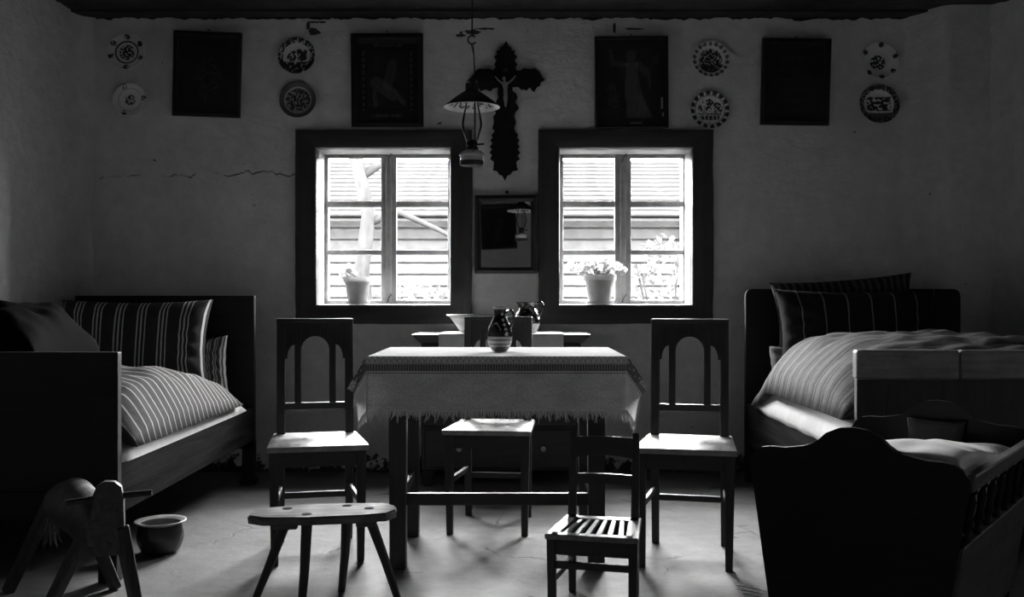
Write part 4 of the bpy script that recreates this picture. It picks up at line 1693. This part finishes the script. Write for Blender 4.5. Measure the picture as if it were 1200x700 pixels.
# ------------------------------------------------------------------ hanging oil lamp
def make_lamp():
    X, Y = -0.163, 4.0
    t = thing('hanging_oil_lamp', 'hanging oil lamp with conical shade and glass chimney before the window', 'lamp', (X, Y, 1.60))
    Z = 1.60

    def z(v):
        return v - Z
    bm = nb()
    tube(bm, [(0, 0, z(2.13)), (0.002, 0, z(2.45)), (0, 0, z(ZC + 0.002))], 0.003, 6)
    obj('hanging_wire', bm, 'iron', t)
    bm = nb()
    pts = []
    for k in range(13):
        a = R(-60) + R(290) * k / 12
        pts.append((0.017 * math.cos(a + R(100)) - 0.0, 0, z(2.105) + 0.017 * math.sin(a + R(100))))
    tube(bm, pts, 0.0032, 7)
    tube(bm, [(0, 0, z(2.12)), (0, 0, z(2.135))], 0.004, 7)
    obj('hook', bm, 'iron', t, smooth=True)
    # harp: two arms in front of and behind the chimney
    for s in (-1, 1):
        bm = nb()
        tube(bm, [(0.004 * s, 0, z(2.09)), (0.008, 0.01 * s, z(2.04)), (0.012, 0.020 * s, z(1.94)), (0.012, 0.034 * s, z(1.90)), (0.012, 0.060 * s, z(1.82)), (0.012, 0.060 * s, z(1.70)), (0.008, 0.054 * s, z(1.64))], 0.002, 6)
        obj('harp_arm', bm, 'iron', t, smooth=True)
    # shade: dark outside, pale painted inside
    bm = nb()
    prof = [(0.027, 1.925), (0.027, 1.898), (0.07, 1.868), (0.108, 1.838), (0.1145, 1.830)]
    lathe(bm, [(r, z(h)) for r, h in prof], 48)
    sh = obj('shade', bm, 'enamel', t, smooth='auto')
    bm = nb()
    prof = densify([(0.1145, 1.830), (0.112, 1.8285), (0.106, 1.8345), (0.068, 1.864), (0.026, 1.893)], 0.004)
    lathe(bm, [(r, z(h)) for r, h in prof], 120)
    ins = obj('shade_lining', bm, 'painted_ware', sh, smooth=True)
    at_ = ins.data.color_attributes.new('paint', 'FLOAT_COLOR', 'POINT')
    for i, v in enumerate(ins.data.vertices):
        r = math.hypot(v.co.x, v.co.y)
        a = math.atan2(v.co.y, v.co.x)
        m = 0.05 if (0.055 < r < 0.098 and nz(a * 7, r * 60, 3) > 0.08) else 0.75
        at_.data[i].color = (m, m, m, 1)
    bm = nb()
    prof = spline([(0.020, 1.685), (0.030, 1.71), (0.042, 1.755), (0.036, 1.80), (0.026, 1.85), (0.022, 1.94)], 6)
    lathe(bm, [(r, z(h)) for r, h in prof], 32)
    obj('chimney', bm, 'lamp_glass', t, smooth=True)
    bm = nb()
    prof = [(0, 1.700), (0.012, 1.698), (0.022, 1.69), (0.024, 1.675), (0.018, 1.672), (0.026, 1.664), (0.026, 1.658), (0.016, 1.655)]
    lathe(bm, [(r, z(h)) for r, h in prof], 24)
    tube(bm, [(0.02, 0, z(1.678)), (0.043, -0.01, z(1.678))], 0.004, 8)
    lathe(bm, [(0, 0.004), (0.008, 0.003), (0.008, -0.003), (0, -0.004)], 12, (0.043, -0.01, z(1.678)))
    obj('burner', bm, 'iron', t, smooth='auto')
    bm = nb()
    prof = [(0.016, 1.656), (0.038, 1.651), (0.047, 1.643), (0.053, 1.636), (0.053, 1.632), (0.048, 1.629), (0.047, 1.608), (0.0, 1.606)]
    lathe(bm, [(r, z(h)) for r, h in prof], 36)
    obj('oil_font', bm, plain('font_glaze', 0.5, 0.15, 0.8, 0.0, bump=0), t, smooth='auto')
    bm = nb()
    lathe(bm, [(r, z(h)) for r, h in [(0.046, 1.612), (0.049, 1.610), (0.049, 1.598), (0.044, 1.591), (0, 1.590)]], 36)
    obj('font_base', bm, 'iron', t, smooth='auto')


make_lamp()


# ------------------------------------------------------------------ wall plates
def blob(x, y, cx, cy_, r):
    return math.hypot(x - cx, y - cy_) < r


def plate_paint(kind):
    W, D = 0.82, 0.025

    def f(x, y):                       # unit disc
        r = math.hypot(x, y)
        a = math.atan2(y, x)
        n = nz(x * 7 + kind, y * 7, kind * 3.1)
        n2 = nz(x * 11 + kind * 1.37, y * 11 + 4.63, kind * 1.73 + 0.41)
        if kind == 1:
            if abs(r - 0.58) < 0.03:
                return D
            if r < 0.42 and n2 > -0.05 - 0.5 * (0.42 - r):
                return D
            if r > 0.68:
                for aa in (1.55, 0.55, 2.55, -1.55, 3.4, -0.4):
                    if blob(x, y, 0.82 * math.cos(aa), 0.82 * math.sin(aa), 0.15) and n2 > -0.25:
                        return D
        elif kind == 2:
            if abs(r - 0.68) < 0.02:
                return 0.4
            if r < 0.32 and n2 > -0.1:
                return D
            for aa in (2.0, 0.1, -1.9):
                if blob(x, y, 0.83 * math.cos(aa), 0.83 * math.sin(aa), 0.17) and n2 > -0.1:
                    return D
        elif kind == 3:
            if r > 0.72:
                return D if n2 > -0.12 - 0.3 * (y < -0.2) else W * 0.8
            for cx, cy_, rr in ((-0.28, -0.05, 0.24), (-0.20, 0.2, 0.14), (0.28, -0.02, 0.26), (0.12, 0.25, 0.15), (0.42, 0.22, 0.13)):
                if blob(x, y, cx, cy_, rr) and n2 > -0.3:
                    return D
            if y < -0.32 and n > -0.3:
                return D
        elif kind == 4:
            if r > 0.76:
                return 0.11
            if r > 0.68:
                return 0.5
            return D if n2 > -0.12 else 0.42
        elif kind == 5:
            if r > 0.70:
                k = (a + PI) / (2 * PI) * 18
                ang = (math.floor(k) + 0.5) / 18 * 2 * PI - PI
                return 0.13 if blob(x, y, 0.85 * math.cos(ang), 0.85 * math.sin(ang), 0.105) else W
            if y < -0.25:
                return D if n > -0.25 else 0.25
            if r < 0.6 and n2 > -0.18:
                return D
        elif kind == 6:
            if r > 0.80:
                return D if math.sin(a * 16) > -0.3 else W
            if abs(r - 0.77) < 0.02:
                return D
            if abs(y + 0.2) < 0.03 and abs(x) < 0.6:
                return D
            if abs(y + 0.40) < 0.12 and abs(x) < 0.5:
                return D if math.sin(x * 30) > -0.2 else W * 0.6
            for cx, cy_, rr in ((0, 0.42, 0.2), (-0.05, 0.1, 0.16), (-0.5, 0.12, 0.15), (-0.36, 0.0, 0.12), (0.45, 0.25, 0.16), (0.35, 0.0, 0.14), (0.55, 0.0, 0.1), (0.22, 0.38, 0.12)):
                if blob(x, y, cx, cy_, rr) and n2 > -0.15:
                    return D
            if r < 0.7 and n2 > 0.35:
                return D
        elif kind == 7:
            if blob(x, y, -0.08, -0.08, 0.40) and n2 > -0.22:
                return D
            for aa in (1.45, 0.3, 2.6, -0.7, -2.3, -1.5):
                if blob(x, y, 0.86 * math.cos(aa), 0.86 * math.sin(aa), 0.13) and n2 > -0.62:
                    return D
        else:
            if r > 0.74:
                return D if n2 > -0.15 else 0.3
            if abs(y - 0.02) < 0.36 and abs(x) < 0.6 and n > -0.22 and n2 > -0.4:
                return D
            if y < -0.45:
                return 0.12
        return W
    return f


def make_plates():
    S = 5.9 / FPX
    data = [(148, 60.5, 22.5, 1, 'painted plate with ringed bouquet, upper left of the dark left picture'),
            (152, 116.5, 20, 2, 'small pale plate with one centre flower, lower at the far left'),
            (347.5, 65, 22, 3, 'plate painted with two dark birds, right of the left picture'),
            (349, 117, 21.5, 4, 'plate with plain dark rim and dense centre, below the bird plate'),
            (833, 69.5, 22.5, 5, 'plate with a rim of round dots, right of the robed figure print'),
            (832, 128.5, 22.5, 6, 'plate painted with a flower basket, above the right window corner'),
            (1031, 71, 22.5, 7, 'pale plate with dark centre bouquet, upper at the far right'),
            (1030.5, 121.5, 23.5, 8, 'plate with dark mottled rim, lower at the far right')]
    for px, py, rp, kind, lab in data:
        r = rp * S
        c = Vector(((px - 600) * S, 5.893, EYE + (350 - py) * S))
        prof = [(0.0, 0.16), (0.30, 0.16), (0.52, 0.155), (0.60, 0.13), (0.68, 0.10), (0.80, 0.06), (0.97, 0.0), (1.0, 0.005), (1.0, 0.03), (0.78, 0.10), (0.60, 0.20), (0.30, 0.21), (0.0, 0.21)]
        front = densify(prof[:8], 0.03)
        bm = nb()
        lathe(bm, [(rr * r, -zz * r) for rr, zz in front] + [(rr * r, -zz * r) for rr, zz in prof[8:]], 96)
        o = obj('decorative_plate', bm, 'painted_ware', smooth=True, loc=c, rot=(R(90 - 7), 0, 0))
        fn = plate_paint(kind)
        at_ = o.data.color_attributes.new('paint', 'FLOAT_COLOR', 'POINT')
        for i, v in enumerate(o.data.vertices):
            k = fn(v.co.x / r, v.co.y / r)
            at_.data[i].color = (k, k, k, 1)
        tag(o, lab, 'plate', 'painted plates on the back wall')


make_plates()


# ------------------------------------------------------------------ framed pictures
def seg_d(x, y, ax, ay, bx_, by_):
    dx, dy = bx_ - ax, by_ - ay
    t = max(0, min(1, ((x - ax) * dx + (y - ay) * dy) / (dx * dx + dy * dy)))
    return math.hypot(x - ax - t * dx, y - ay - t * dy)


def pic_paint(kind):
    def f(x, y):                       # -1..1 each way
        n = nz(x * 4 + kind * 7, y * 5, kind)
        n2 = nz(x * 10 + kind, y * 13, kind * 2)
        v = 0.018 + 0.008 * n
        if kind == 1:
            if 0.86 < max(abs(x), abs(y)) < 0.90:
                return 0.04
            if (x / 0.45) ** 2 + ((y + 0.1) / 0.6) ** 2 < 1 and n2 > 0.1:
                v += 0.02
            if blob(x, y, 0.0, -0.15, 0.12):
                v = 0.006
        elif kind == 2:
            if y > 0.9:
                return 0.07
            ex, ey = abs(abs(x) - 0.80), abs(abs(y) - 0.86)
            if (ex < 0.04 and abs(y) < 0.75 and math.sin(y * 40) > -0.4) or (ey < 0.03 and abs(x) < 0.5 and n2 > -0.2):
                return 0.09
            if max(abs(x), abs(y)) > 0.68:
                return 0.02
            if seg_d(x, y, -0.45, -0.1, -0.4, -0.6) < 0.07 or seg_d(x, y, 0.15, -0.25, 0.55, -0.55) < 0.07 or seg_d(x, y, -0.4, -0.05, 0.2, -0.35) < 0.16:
                v += 0.03 + 0.012 * n2
            if blob(x, y, 0.18, 0.38, 0.14) or seg_d(x, y, 0.15, 0.3, 0.0, -0.1) < 0.16:
                v += 0.022
        elif kind == 3:
            if blob(x, y, 0.0, 0.62, 0.13):
                v += 0.035
            if 0.13 < math.hypot(x, y - 0.62) < 0.17:
                v += 0.015
            w = 0.18 + 0.16 * max(0, -y + 0.2) + (0.2 * max(0, -y - 0.5))
            cx = 0.02 + 0.28 * max(0, -y) ** 1.3
            if -0.82 < y < 0.48 and abs(x - cx) < w:
                v += 0.045 + 0.02 * nz(x * 16, y * 3, 4)
            if seg_d(x, y, -0.12, 0.42, -0.55, 0.45) < 0.06 or seg_d(x, y, -0.55, 0.45, -0.62, 0.75) < 0.05 or seg_d(x, y, 0.2, 0.42, 0.5, 0.2) < 0.09 or seg_d(x, y, 0.5, 0.2, 0.55, -0.1) < 0.05:
                v += 0.03
            if (blob(x, y, -0.6, -0.15, 0.14) or blob(x, y, -0.5, -0.42, 0.2) or blob(x, y, 0.72, 0.55, 0.12)) and n2 > -0.2:
                v += 0.02
            if (abs(x - 0.9) < 0.04 and -0.62 < y < -0.35) or (abs(x - 0.92) < 0.03 and -0.8 < y < -0.7) or (abs(y + 0.94) < 0.015 and -0.05 < x < 0.3):
                return 0.45
        elif kind == 4:
            if 0.80 < max(abs(x), abs(y)) < 0.84:
                return 0.03
            if abs(x) < 0.6 and math.sin(y * 22) > 0.7 and n2 > 0:
                v += 0.012
        else:
            e = (x / 0.75) ** 2 + (y / 0.85) ** 2
            if 0.85 < e < 1:
                v += 0.02
            if (blob(x, y, -0.15, 0.25, 0.25) or seg_d(x, y, -0.1, 0.0, 0.1, -0.5) < 0.28) and n2 > -0.2:
                v += 0.045
        return max(0.004, v * 1.9)
    return f


def make_picture(kind, cx, cz, w, h, fw, roll, label, y=5.90, facing=1, tilt=3.0, glass=True):
    t = thing('framed_picture', label, 'picture', (cx, y, cz), rot=(R(tilt), R(roll), 0 if facing == 1 else PI), group='framed religious prints')
    iw, ih = w / 2 - fw, h / 2 - fw
    # four mitred frame bars with a stepped profile
    inner = [(-iw, -ih), (iw, -ih), (iw, ih), (-iw, ih)]
    outer = [(-w / 2, -h / 2), (w / 2, -h / 2), (w / 2, h / 2), (-w / 2, h / 2)]
    for i in range(4):
        j = (i + 1) % 4
        bm = nb()
        rows = []
        for a, b in ((inner[i], outer[i]), (inner[j], outer[j])):
            a, b = Vector(a), Vector(b)
            rows.append([bm.verts.new((p.x, yy, p.y)) for p, yy in ((a, 0.0), (a, -0.010), (a.lerp(b, 0.35), -0.013), (a.lerp(b, 0.42), -0.024), (b, -0.020), (b, 0.008))])
        for q in range(6):
            q2 = (q + 1) % 6
            bm.faces.new([rows[0][q], rows[1][q], rows[1][q2], rows[0][q2]])
        bm.faces.new(rows[0])
        bm.faces.new(rows[1][::-1])
        obj('frame_bar', bm, 'frame_wood', t)
    bm = nb()
    box2(bm, (-iw - 0.002, 0.002, -ih - 0.002), (iw + 0.002, 0.006, ih + 0.002))
    obj('backing', bm, 'frame_wood', t)
    bm = nb()
    grid(bm, 70, 90, lambda u, v: Vector((-iw + 2 * iw * u, 0.0, -ih + 2 * ih * v)))
    pr = obj('print', bm, 'paper_print', t)
    fn = pic_paint(kind)
    at_ = pr.data.color_attributes.new('paint', 'FLOAT_COLOR', 'POINT')
    for i, v in enumerate(pr.data.vertices):
        k = fn(v.co.x / iw, v.co.z / ih)
        at_.data[i].color = (k, k, k, 1)
    bm = nb()
    box2(bm, (-iw, -0.008, -ih), (iw, -0.006, ih))
    obj('glass', bm, 'pane_glass', t)
    bm = nb()
    tube(bm, [(0, -0.012, h / 2 + 0.012), (0, 0.02, h / 2 + 0.016)], 0.004, 6)
    obj('nail', bm, 'iron', t)
    return t


make_picture(1, -1.831, 2.397, 0.405, 0.505, 0.032, 2.2, 'near-black framed picture hung slightly crooked between two plate pairs at left')
make_picture(2, -0.749, 2.361, 0.431, 0.555, 0.036, 0.0, 'dark framed print with patterned border above the left window')
make_picture(3, 0.718, 2.347, 0.438, 0.545, 0.016, -0.8, 'dark print of a robed standing figure above the right window')
make_picture(4, 1.703, 2.351, 0.41, 0.515, 0.036, 0.8, 'plain black framed picture between the two right plate pairs')


# ------------------------------------------------------------------ mirror between the windows
def make_mirror():
    w, h, fw = 0.375, 0.47, 0.038
    t = thing('wall_mirror', 'small dark framed mirror hanging between the two windows', 'mirror', (-0.036, 5.885, 1.434), rot=(MIR_P, 0, MIR_Y))
    iw, ih = w / 2 - fw, h / 2 - fw
    inner = [(-iw, -ih), (iw, -ih), (iw, ih), (-iw, ih)]
    outer = [(-w / 2, -h / 2), (w / 2, -h / 2), (w / 2, h / 2), (-w / 2, h / 2)]
    for i in range(4):
        j = (i + 1) % 4
        bm = nb()
        rows = []
        for a, b in ((inner[i], outer[i]), (inner[j], outer[j])):
            a, b = Vector(a), Vector(b)
            rows.append([bm.verts.new((p.x, yy, p.y)) for p, yy in ((a, 0.0), (a, -0.006), (a.lerp(b, 0.4), -0.010), (a.lerp(b, 0.5), -0.02), (b, -0.014), (b, 0.012))])
        for q in range(6):
            q2 = (q + 1) % 6
            bm.faces.new([rows[0][q], rows[1][q], rows[1][q2], rows[0][q2]])
        bm.faces.new(rows[0])
        bm.faces.new(rows[1][::-1])
        obj('frame_bar', bm, 'black_wood', t)
    bm = nb()
    box2(bm, (-iw - 0.003, -0.002, -ih - 0.003), (iw + 0.003, 0.002, ih + 0.003))
    obj('mirror_glass', bm, 'mirror_glass', t)
    bm = nb()
    box2(bm, (-iw - 0.01, 0.003, -ih - 0.01), (iw + 0.01, 0.011, ih + 0.01))
    obj('backing', bm, 'frame_wood', t)
    bm = nb()
    lathe(bm, [(0, -0.022), (0.010, -0.02), (0.011, -0.012), (0.004, 0.0), (0.004, 0.02)], 12)
    bmesh.ops.rotate(bm, verts=bm.verts[:], matrix=Matrix.Rotation(R(-90), 3, 'X'), cent=(0, 0, 0))
    bmesh.ops.translate(bm, verts=bm.verts[:], vec=(0.004, 0.03, h / 2 + 0.022))
    obj('nail', bm, 'iron', t)


MIR_P, MIR_Y = R(0.0), R(0.0)


def solve_mirror():
    """small hang angles that put the lamp's image where the mirror shows it"""
    best = None
    C = Vector((-0.036, 5.883, 1.434))
    lamp = Vector((-0.163, 4.0, 1.836))
    for i in range(-60, 61):
        for j in range(-40, 41):
            yw, pt = R(i * 0.1), R(j * 0.1)
            n = Matrix.Rotation(yw, 3, 'Z') @ Matrix.Rotation(pt, 3, 'X') @ Vector((0, -1, 0))
            v = lamp - n * (2 * (lamp - C).dot(n))
            px = 600 + v.x / v.y * FPX
            py = 350 - (v.z - EYE) / v.y * FPX
            e = (px - 611) ** 2 + (py - 247) ** 2
            if best is None or e < best[0]:
                best = (e, pt, yw, n)
    return best


_e, MIR_P, MIR_Y, MIR_N = solve_mirror()
make_mirror()


def rear_point(px, py):
    """point of the wall behind the camera that the mirror shows at a pixel"""
    C = Vector((-0.036, 5.883, 1.434))
    o = Vector((0, 0, EYE))
    d = Vector(((px - 600) / FPX, 1, -(py - 350) / FPX))
    s = (C - o).dot(MIR_N) / d.dot(MIR_N)
    h = o + d * s
    r = d - MIR_N * (2 * d.dot(MIR_N))
    k = (YF + 0.04 - h.y) / r.y
    return h + r * k


_a, _b = rear_point(563.5, 240), rear_point(605, 292)
make_picture(5, (_a.x + _b.x) / 2, (_a.z + _b.z) / 2, abs(_a.x - _b.x), abs(_a.z - _b.z), 0.05, 2.0, 'dark framed picture on the rear wall, seen only in the mirror', y=YF + 0.04, facing=-1)


# ------------------------------------------------------------------ carved crucifix
def make_crucifix():
    S = 0.314 * 5.9 / FPX                       # metres per unit of the traced outline
    cx, cz = 612.0, 300.0
    L = [(615, 150), (603, 172), (592, 176), (594, 186), (578, 188), (583, 200), (570, 210), (580, 222), (571, 238), (578, 250), (566, 262),
         (548, 253), (532, 257), (512, 255), (500, 264), (488, 284), (470, 298), (490, 308), (497, 322), (512, 326), (520, 338), (538, 330), (556, 339), (568, 326), (586, 322),
         (582, 345), (587, 362), (577, 378), (584, 392), (570, 404), (578, 420), (567, 434), (570, 455), (563, 478), (574, 488), (560, 503), (566, 512), (556, 522), (565, 534), (554, 546), (564, 556), (553, 568), (563, 578), (555, 592), (570, 602), (568, 618), (566, 634), (582, 637), (588, 650), (600, 653), (610, 673)]
    Rr = [(620, 653), (632, 650), (638, 638), (660, 634), (654, 618), (652, 602), (667, 592), (657, 580), (668, 568), (656, 556), (666, 546), (655, 534), (665, 522), (654, 512), (660, 502), (648, 490), (644, 476), (652, 455), (644, 430), (648, 418), (663, 402), (655, 388), (646, 378), (658, 362), (652, 346), (638, 338), (638, 322),
          (660, 320), (672, 334), (682, 330), (690, 336), (704, 322), (712, 336), (720, 341), (730, 322), (742, 318), (744, 304), (760, 296), (748, 284), (740, 266), (722, 252), (700, 257), (682, 252), (666, 264), (654, 262), (649, 250), (657, 238), (646, 223), (656, 209), (644, 198), (648, 187), (633, 186), (636, 176), (625, 172)]

    def tr(p):
        return ((p[0] - cx) * S, -(p[1] - cz) * S)
    base = Vector(((400 + cx * 0.314 - 600) * 5.9 / FPX, 5.922, EYE + (350 - cz * 0.314) * 5.9 / FPX))
    t = thing('crucifix', 'black leaf-carved wooden crucifix on the wall between the windows', 'crucifix', base)
    out = [tr(p) for p in L + Rr]
    bm = nb()
    prism(bm, out, -0.012, 0.006, 0.0015)
    obj('leaf_board', bm, 'cross_wood', t)

    def shrink(poly, f):
        gx = sum(p[0] for p in poly) / len(poly)
        gz = sum(p[1] for p in poly) / len(poly)
        return [(gx + (x - gx) * f, gz + (z - gz) * f) for x, z in poly]
    # raised carved lobes: crown, arms, foot
    for poly in ([(615, 162), (585, 195), (578, 215), (590, 240), (612, 250), (636, 240), (648, 215), (640, 193)],
                 [(585, 265), (540, 262), (505, 266), (480, 298), (515, 318), (585, 312)],
                 [(642, 265), (690, 263), (725, 262), (748, 296), (715, 326), (642, 312)],
                 [(590, 420), (576, 450), (574, 478), (612, 486), (642, 476), (641, 450), (636, 425)],
                 [(578, 500), (570, 545), (568, 590), (580, 630), (610, 660), (640, 630), (650, 590), (650, 545), (644, 500)]):
        bm = nb()
        prism(bm, shrink([tr(p) for p in poly], 0.86), -0.022, -0.011, 0.003)
        obj('carved_lobe', bm, 'cross_wood', t, smooth='auto')
    bm = nb()
    box2(bm, (-0.022, -0.032, -0.175), (0.022, -0.011, 0.075), 0.003)
    box2(bm, (-0.085, -0.031, -0.006), (0.085, -0.011, 0.034), 0.003)
    obj('cross_bars', bm, 'cross_wood', t)
    bm = nb()
    tube(bm, [(0.003, -0.024, 0.062), (0.003, -0.036, 0.062)], [0.016, 0.013], 14)
    obj('medallion', bm, 'brass_dark', t)
    # small carved figure: one skinned body
    def q(px, py, y):
        x, z = tr((px, py))
        return Vector((x, y, z))
    V = [(q(613, 350, -0.042), 0.0095), (q(612, 330, -0.043), 0.011), (q(611, 316, -0.043), 0.009), (q(609, 307, -0.046), 0.0042), (q(607, 297, -0.049), 0.0088),
         (q(601, 314, -0.043), 0.0052), (q(588, 303, -0.040), 0.0042), (q(573, 286, -0.036), 0.003),
         (q(623, 313, -0.043), 0.0052), (q(637, 301, -0.040), 0.0042), (q(651, 284, -0.036), 0.003),
         (q(609, 366, -0.043), 0.0068), (q(611, 384, -0.046), 0.0050), (q(612, 402, -0.040), 0.0032),
         (q(617, 366, -0.042), 0.0068), (q(616, 384, -0.044), 0.0050), (q(613.5, 402, -0.038), 0.0032),
         (q(606.5, 289, -0.050), 0.0075)]
    E = [(0, 1), (1, 2), (2, 3), (3, 4), (2, 5), (5, 6), (6, 7), (2, 8), (8, 9), (9, 10), (0, 11), (11, 12), (12, 13), (0, 14), (14, 15), (15, 16), (4, 17)]
    me = bpy.data.meshes.new('figure')
    me.from_pydata([v for v, r in V], E, [])
    o = bpy.data.objects.new('figure', me)
    COL.objects.link(o)
    md = o.modifiers.new('skin', 'SKIN')
    for i, (v, r) in enumerate(V):
        me.skin_vertices[0].data[i].radius = (r * 1.3, r * 1.2)
    me.skin_vertices[0].data[0].use_root = True
    ss = o.modifiers.new('sub', 'SUBSURF')
    ss.levels = ss.render_levels = 2
    bpy.context.view_layer.update()
    ev = o.evaluated_get(bpy.context.evaluated_depsgraph_get())
    me2 = bpy.data.meshes.new_from_object(ev)
    o.modifiers.clear()
    o.data = me2
    me2.materials.clear()
    me2.materials.append(MT['ivory'])
    for p in me2.polygons:
        p.use_smooth = True
    o.parent = t
    bm = nb()
    lathe(bm, [(0.011, 0.012), (0.013, 0.004), (0.014, -0.008), (0.010, -0.014)], 16, q(613, 350, -0.042))
    obj('loincloth', bm, 'ivory', t, smooth=True)


make_crucifix()


# ------------------------------------------------------------------ potted plants on the sills
def make_pot(name, label, x, r, h, flowers, seed):
    y = 6.045
    t = thing(name, label, 'potted plant', (x, y, OZ0 + 0.001))
    bm = nb()
    lathe(bm, [(0, 0), (r * 0.78, 0), (r * 0.86, 0.018), (r * 0.82, 0.018), (r * 0.74, 0.006), (0, 0.006)], 32)
    obj('saucer', bm, 'pale_pot', t, smooth='auto')
    bm = nb()
    lathe(bm, [(0, 0.008), (r * 0.66, 0.008), (r * 0.88, h * 0.80), (r * 0.90, h * 0.80), (r * 0.90, h * 0.81), (r, h * 0.82), (r * 1.0, h), (r * 0.93, h), (r * 0.90, h * 0.84), (r * 0.6, 0.015), (0, 0.015)], 36)
    obj('pot', bm, 'pale_pot', t, smooth='auto')
    bm = nb()
    lathe(bm, [(0, h * 0.9), (r * 0.9, h * 0.88)], 24)
    obj('soil', bm, 'barn_dark', t)
    rnd = random.Random(seed)

    def leaf(c, s, q):
        bm = nb()
        ctr = bm.verts.new(c + q @ Vector((0, 0, -s * 0.15)))
        ring = []
        n = 10
        for k in range(n):
            a = 2 * PI * k / n
            rr = s * (1.0 + 0.14 * math.cos(5 * a))
            ring.append(bm.verts.new(c + q @ Vector((rr * math.cos(a), rr * math.sin(a), s * 0.12 * math.cos(3 * a)))))
        for k in range(n):
            bm.faces.new([ctr, ring[k], ring[(k + 1) % n]])
        obj('leaf', bm, 'leaf', t, smooth=True)
    for i, (fx, fz, fr) in enumerate(flowers):
        fy = rnd.uniform(-0.03, 0.02)
        bm = nb()
        tube(bm, [(fx * 0.25, fy * 0.3, h * 0.85), (fx * 0.7, fy, h + (fz - h) * 0.6), (fx, fy, fz)], [0.004, 0.003, 0.002], 6)
        obj('stem', bm, 'leaf', t, smooth=True)
        bm = nb()
        for k in range(26):
            d = Vector((rnd.gauss(0, 1), rnd.gauss(0, 1), rnd.gauss(0, 1))).normalized()
            c = Vector((fx, fy, fz)) + Vector((d.x * fr, d.y * fr * 0.8, d.z * fr * 0.75)) * rnd.uniform(0.7, 1)
            q = d.to_track_quat('Z', 'Y').to_matrix()
            s = fr * 0.34
            m = bm.verts.new(c)
            rg = [bm.verts.new(c + q @ Vector((s * (0.7 + 0.3 * (k2 % 2)) * math.cos(k2 * PI / 5), s * (0.7 + 0.3 * (k2 % 2)) * math.sin(k2 * PI / 5), s * 0.3))) for k2 in range(10)]
            for k2 in range(10):
                bm.faces.new([m, rg[k2], rg[(k2 + 1) % 10]])
        obj('flower_head', bm, 'petal', t)
    for k in range(14 if len(flowers) > 4 else 6):
        fx, fz, fr = flowers[k % len(flowers)]
        c = Vector((fx * rnd.uniform(0.4, 1.0), rnd.uniform(-0.05, 0.03), h + (fz - h) * rnd.uniform(0.2, 0.75)))
        q = Vector((rnd.uniform(-0.6, 0.6), -1, rnd.uniform(0.2, 1.2))).normalized().to_track_quat('Z', 'Y').to_matrix()
        leaf(c, rnd.uniform(0.016, 0.026), q)


make_pot('potted_flower', 'pale flowerpot with a few thin sprigs on the left sill', -0.951, 0.087, 0.165, [(-0.10, 0.205, 0.022), (-0.055, 0.23, 0.026), (-0.02, 0.19, 0.02), (-0.08, 0.17, 0.018)], 1)
make_pot('potted_geranium', 'pale flowerpot with a full geranium in bloom on the right sill', 0.541, 0.102, 0.18, [(-0.17, 0.235, 0.036), (-0.10, 0.255, 0.036), (-0.03, 0.25, 0.04), (0.04, 0.26, 0.036), (0.10, 0.235, 0.036), (0.14, 0.21, 0.03), (-0.02, 0.205, 0.034), (0.06, 0.205, 0.032), (-0.12, 0.205, 0.03)], 2)


# ------------------------------------------------------------------ thin pale strips added as lit streaks on the floor at right
for i, (p0, p1) in enumerate((((862, 689), (903, 698)), ((868, 695), (893, 700)))):
    a = Vector(((p0[0] - 600) / FPX, 1, 0)) * (FPX * EYE / (p0[1] - 350))
    b = Vector(((p1[0] - 600) / FPX, 1, 0)) * (FPX * EYE / (p1[1] - 350))
    a.z = b.z = 0.010
    mid = (a + b) / 2
    bm = nb()
    tube(bm, [a - mid, Vector((0.004, 0.004, 0.001)), b - mid], [0.0022, 0.0025, 0.0018], 6)
    o = obj('light_streak', bm, 'light_streak', loc=mid)
    tag(o, ('longer', 'shorter')[i] + ' of two pale strips added as lit streaks on the floor beside the cradle', 'light_streak', 'added lit streaks on the floor')
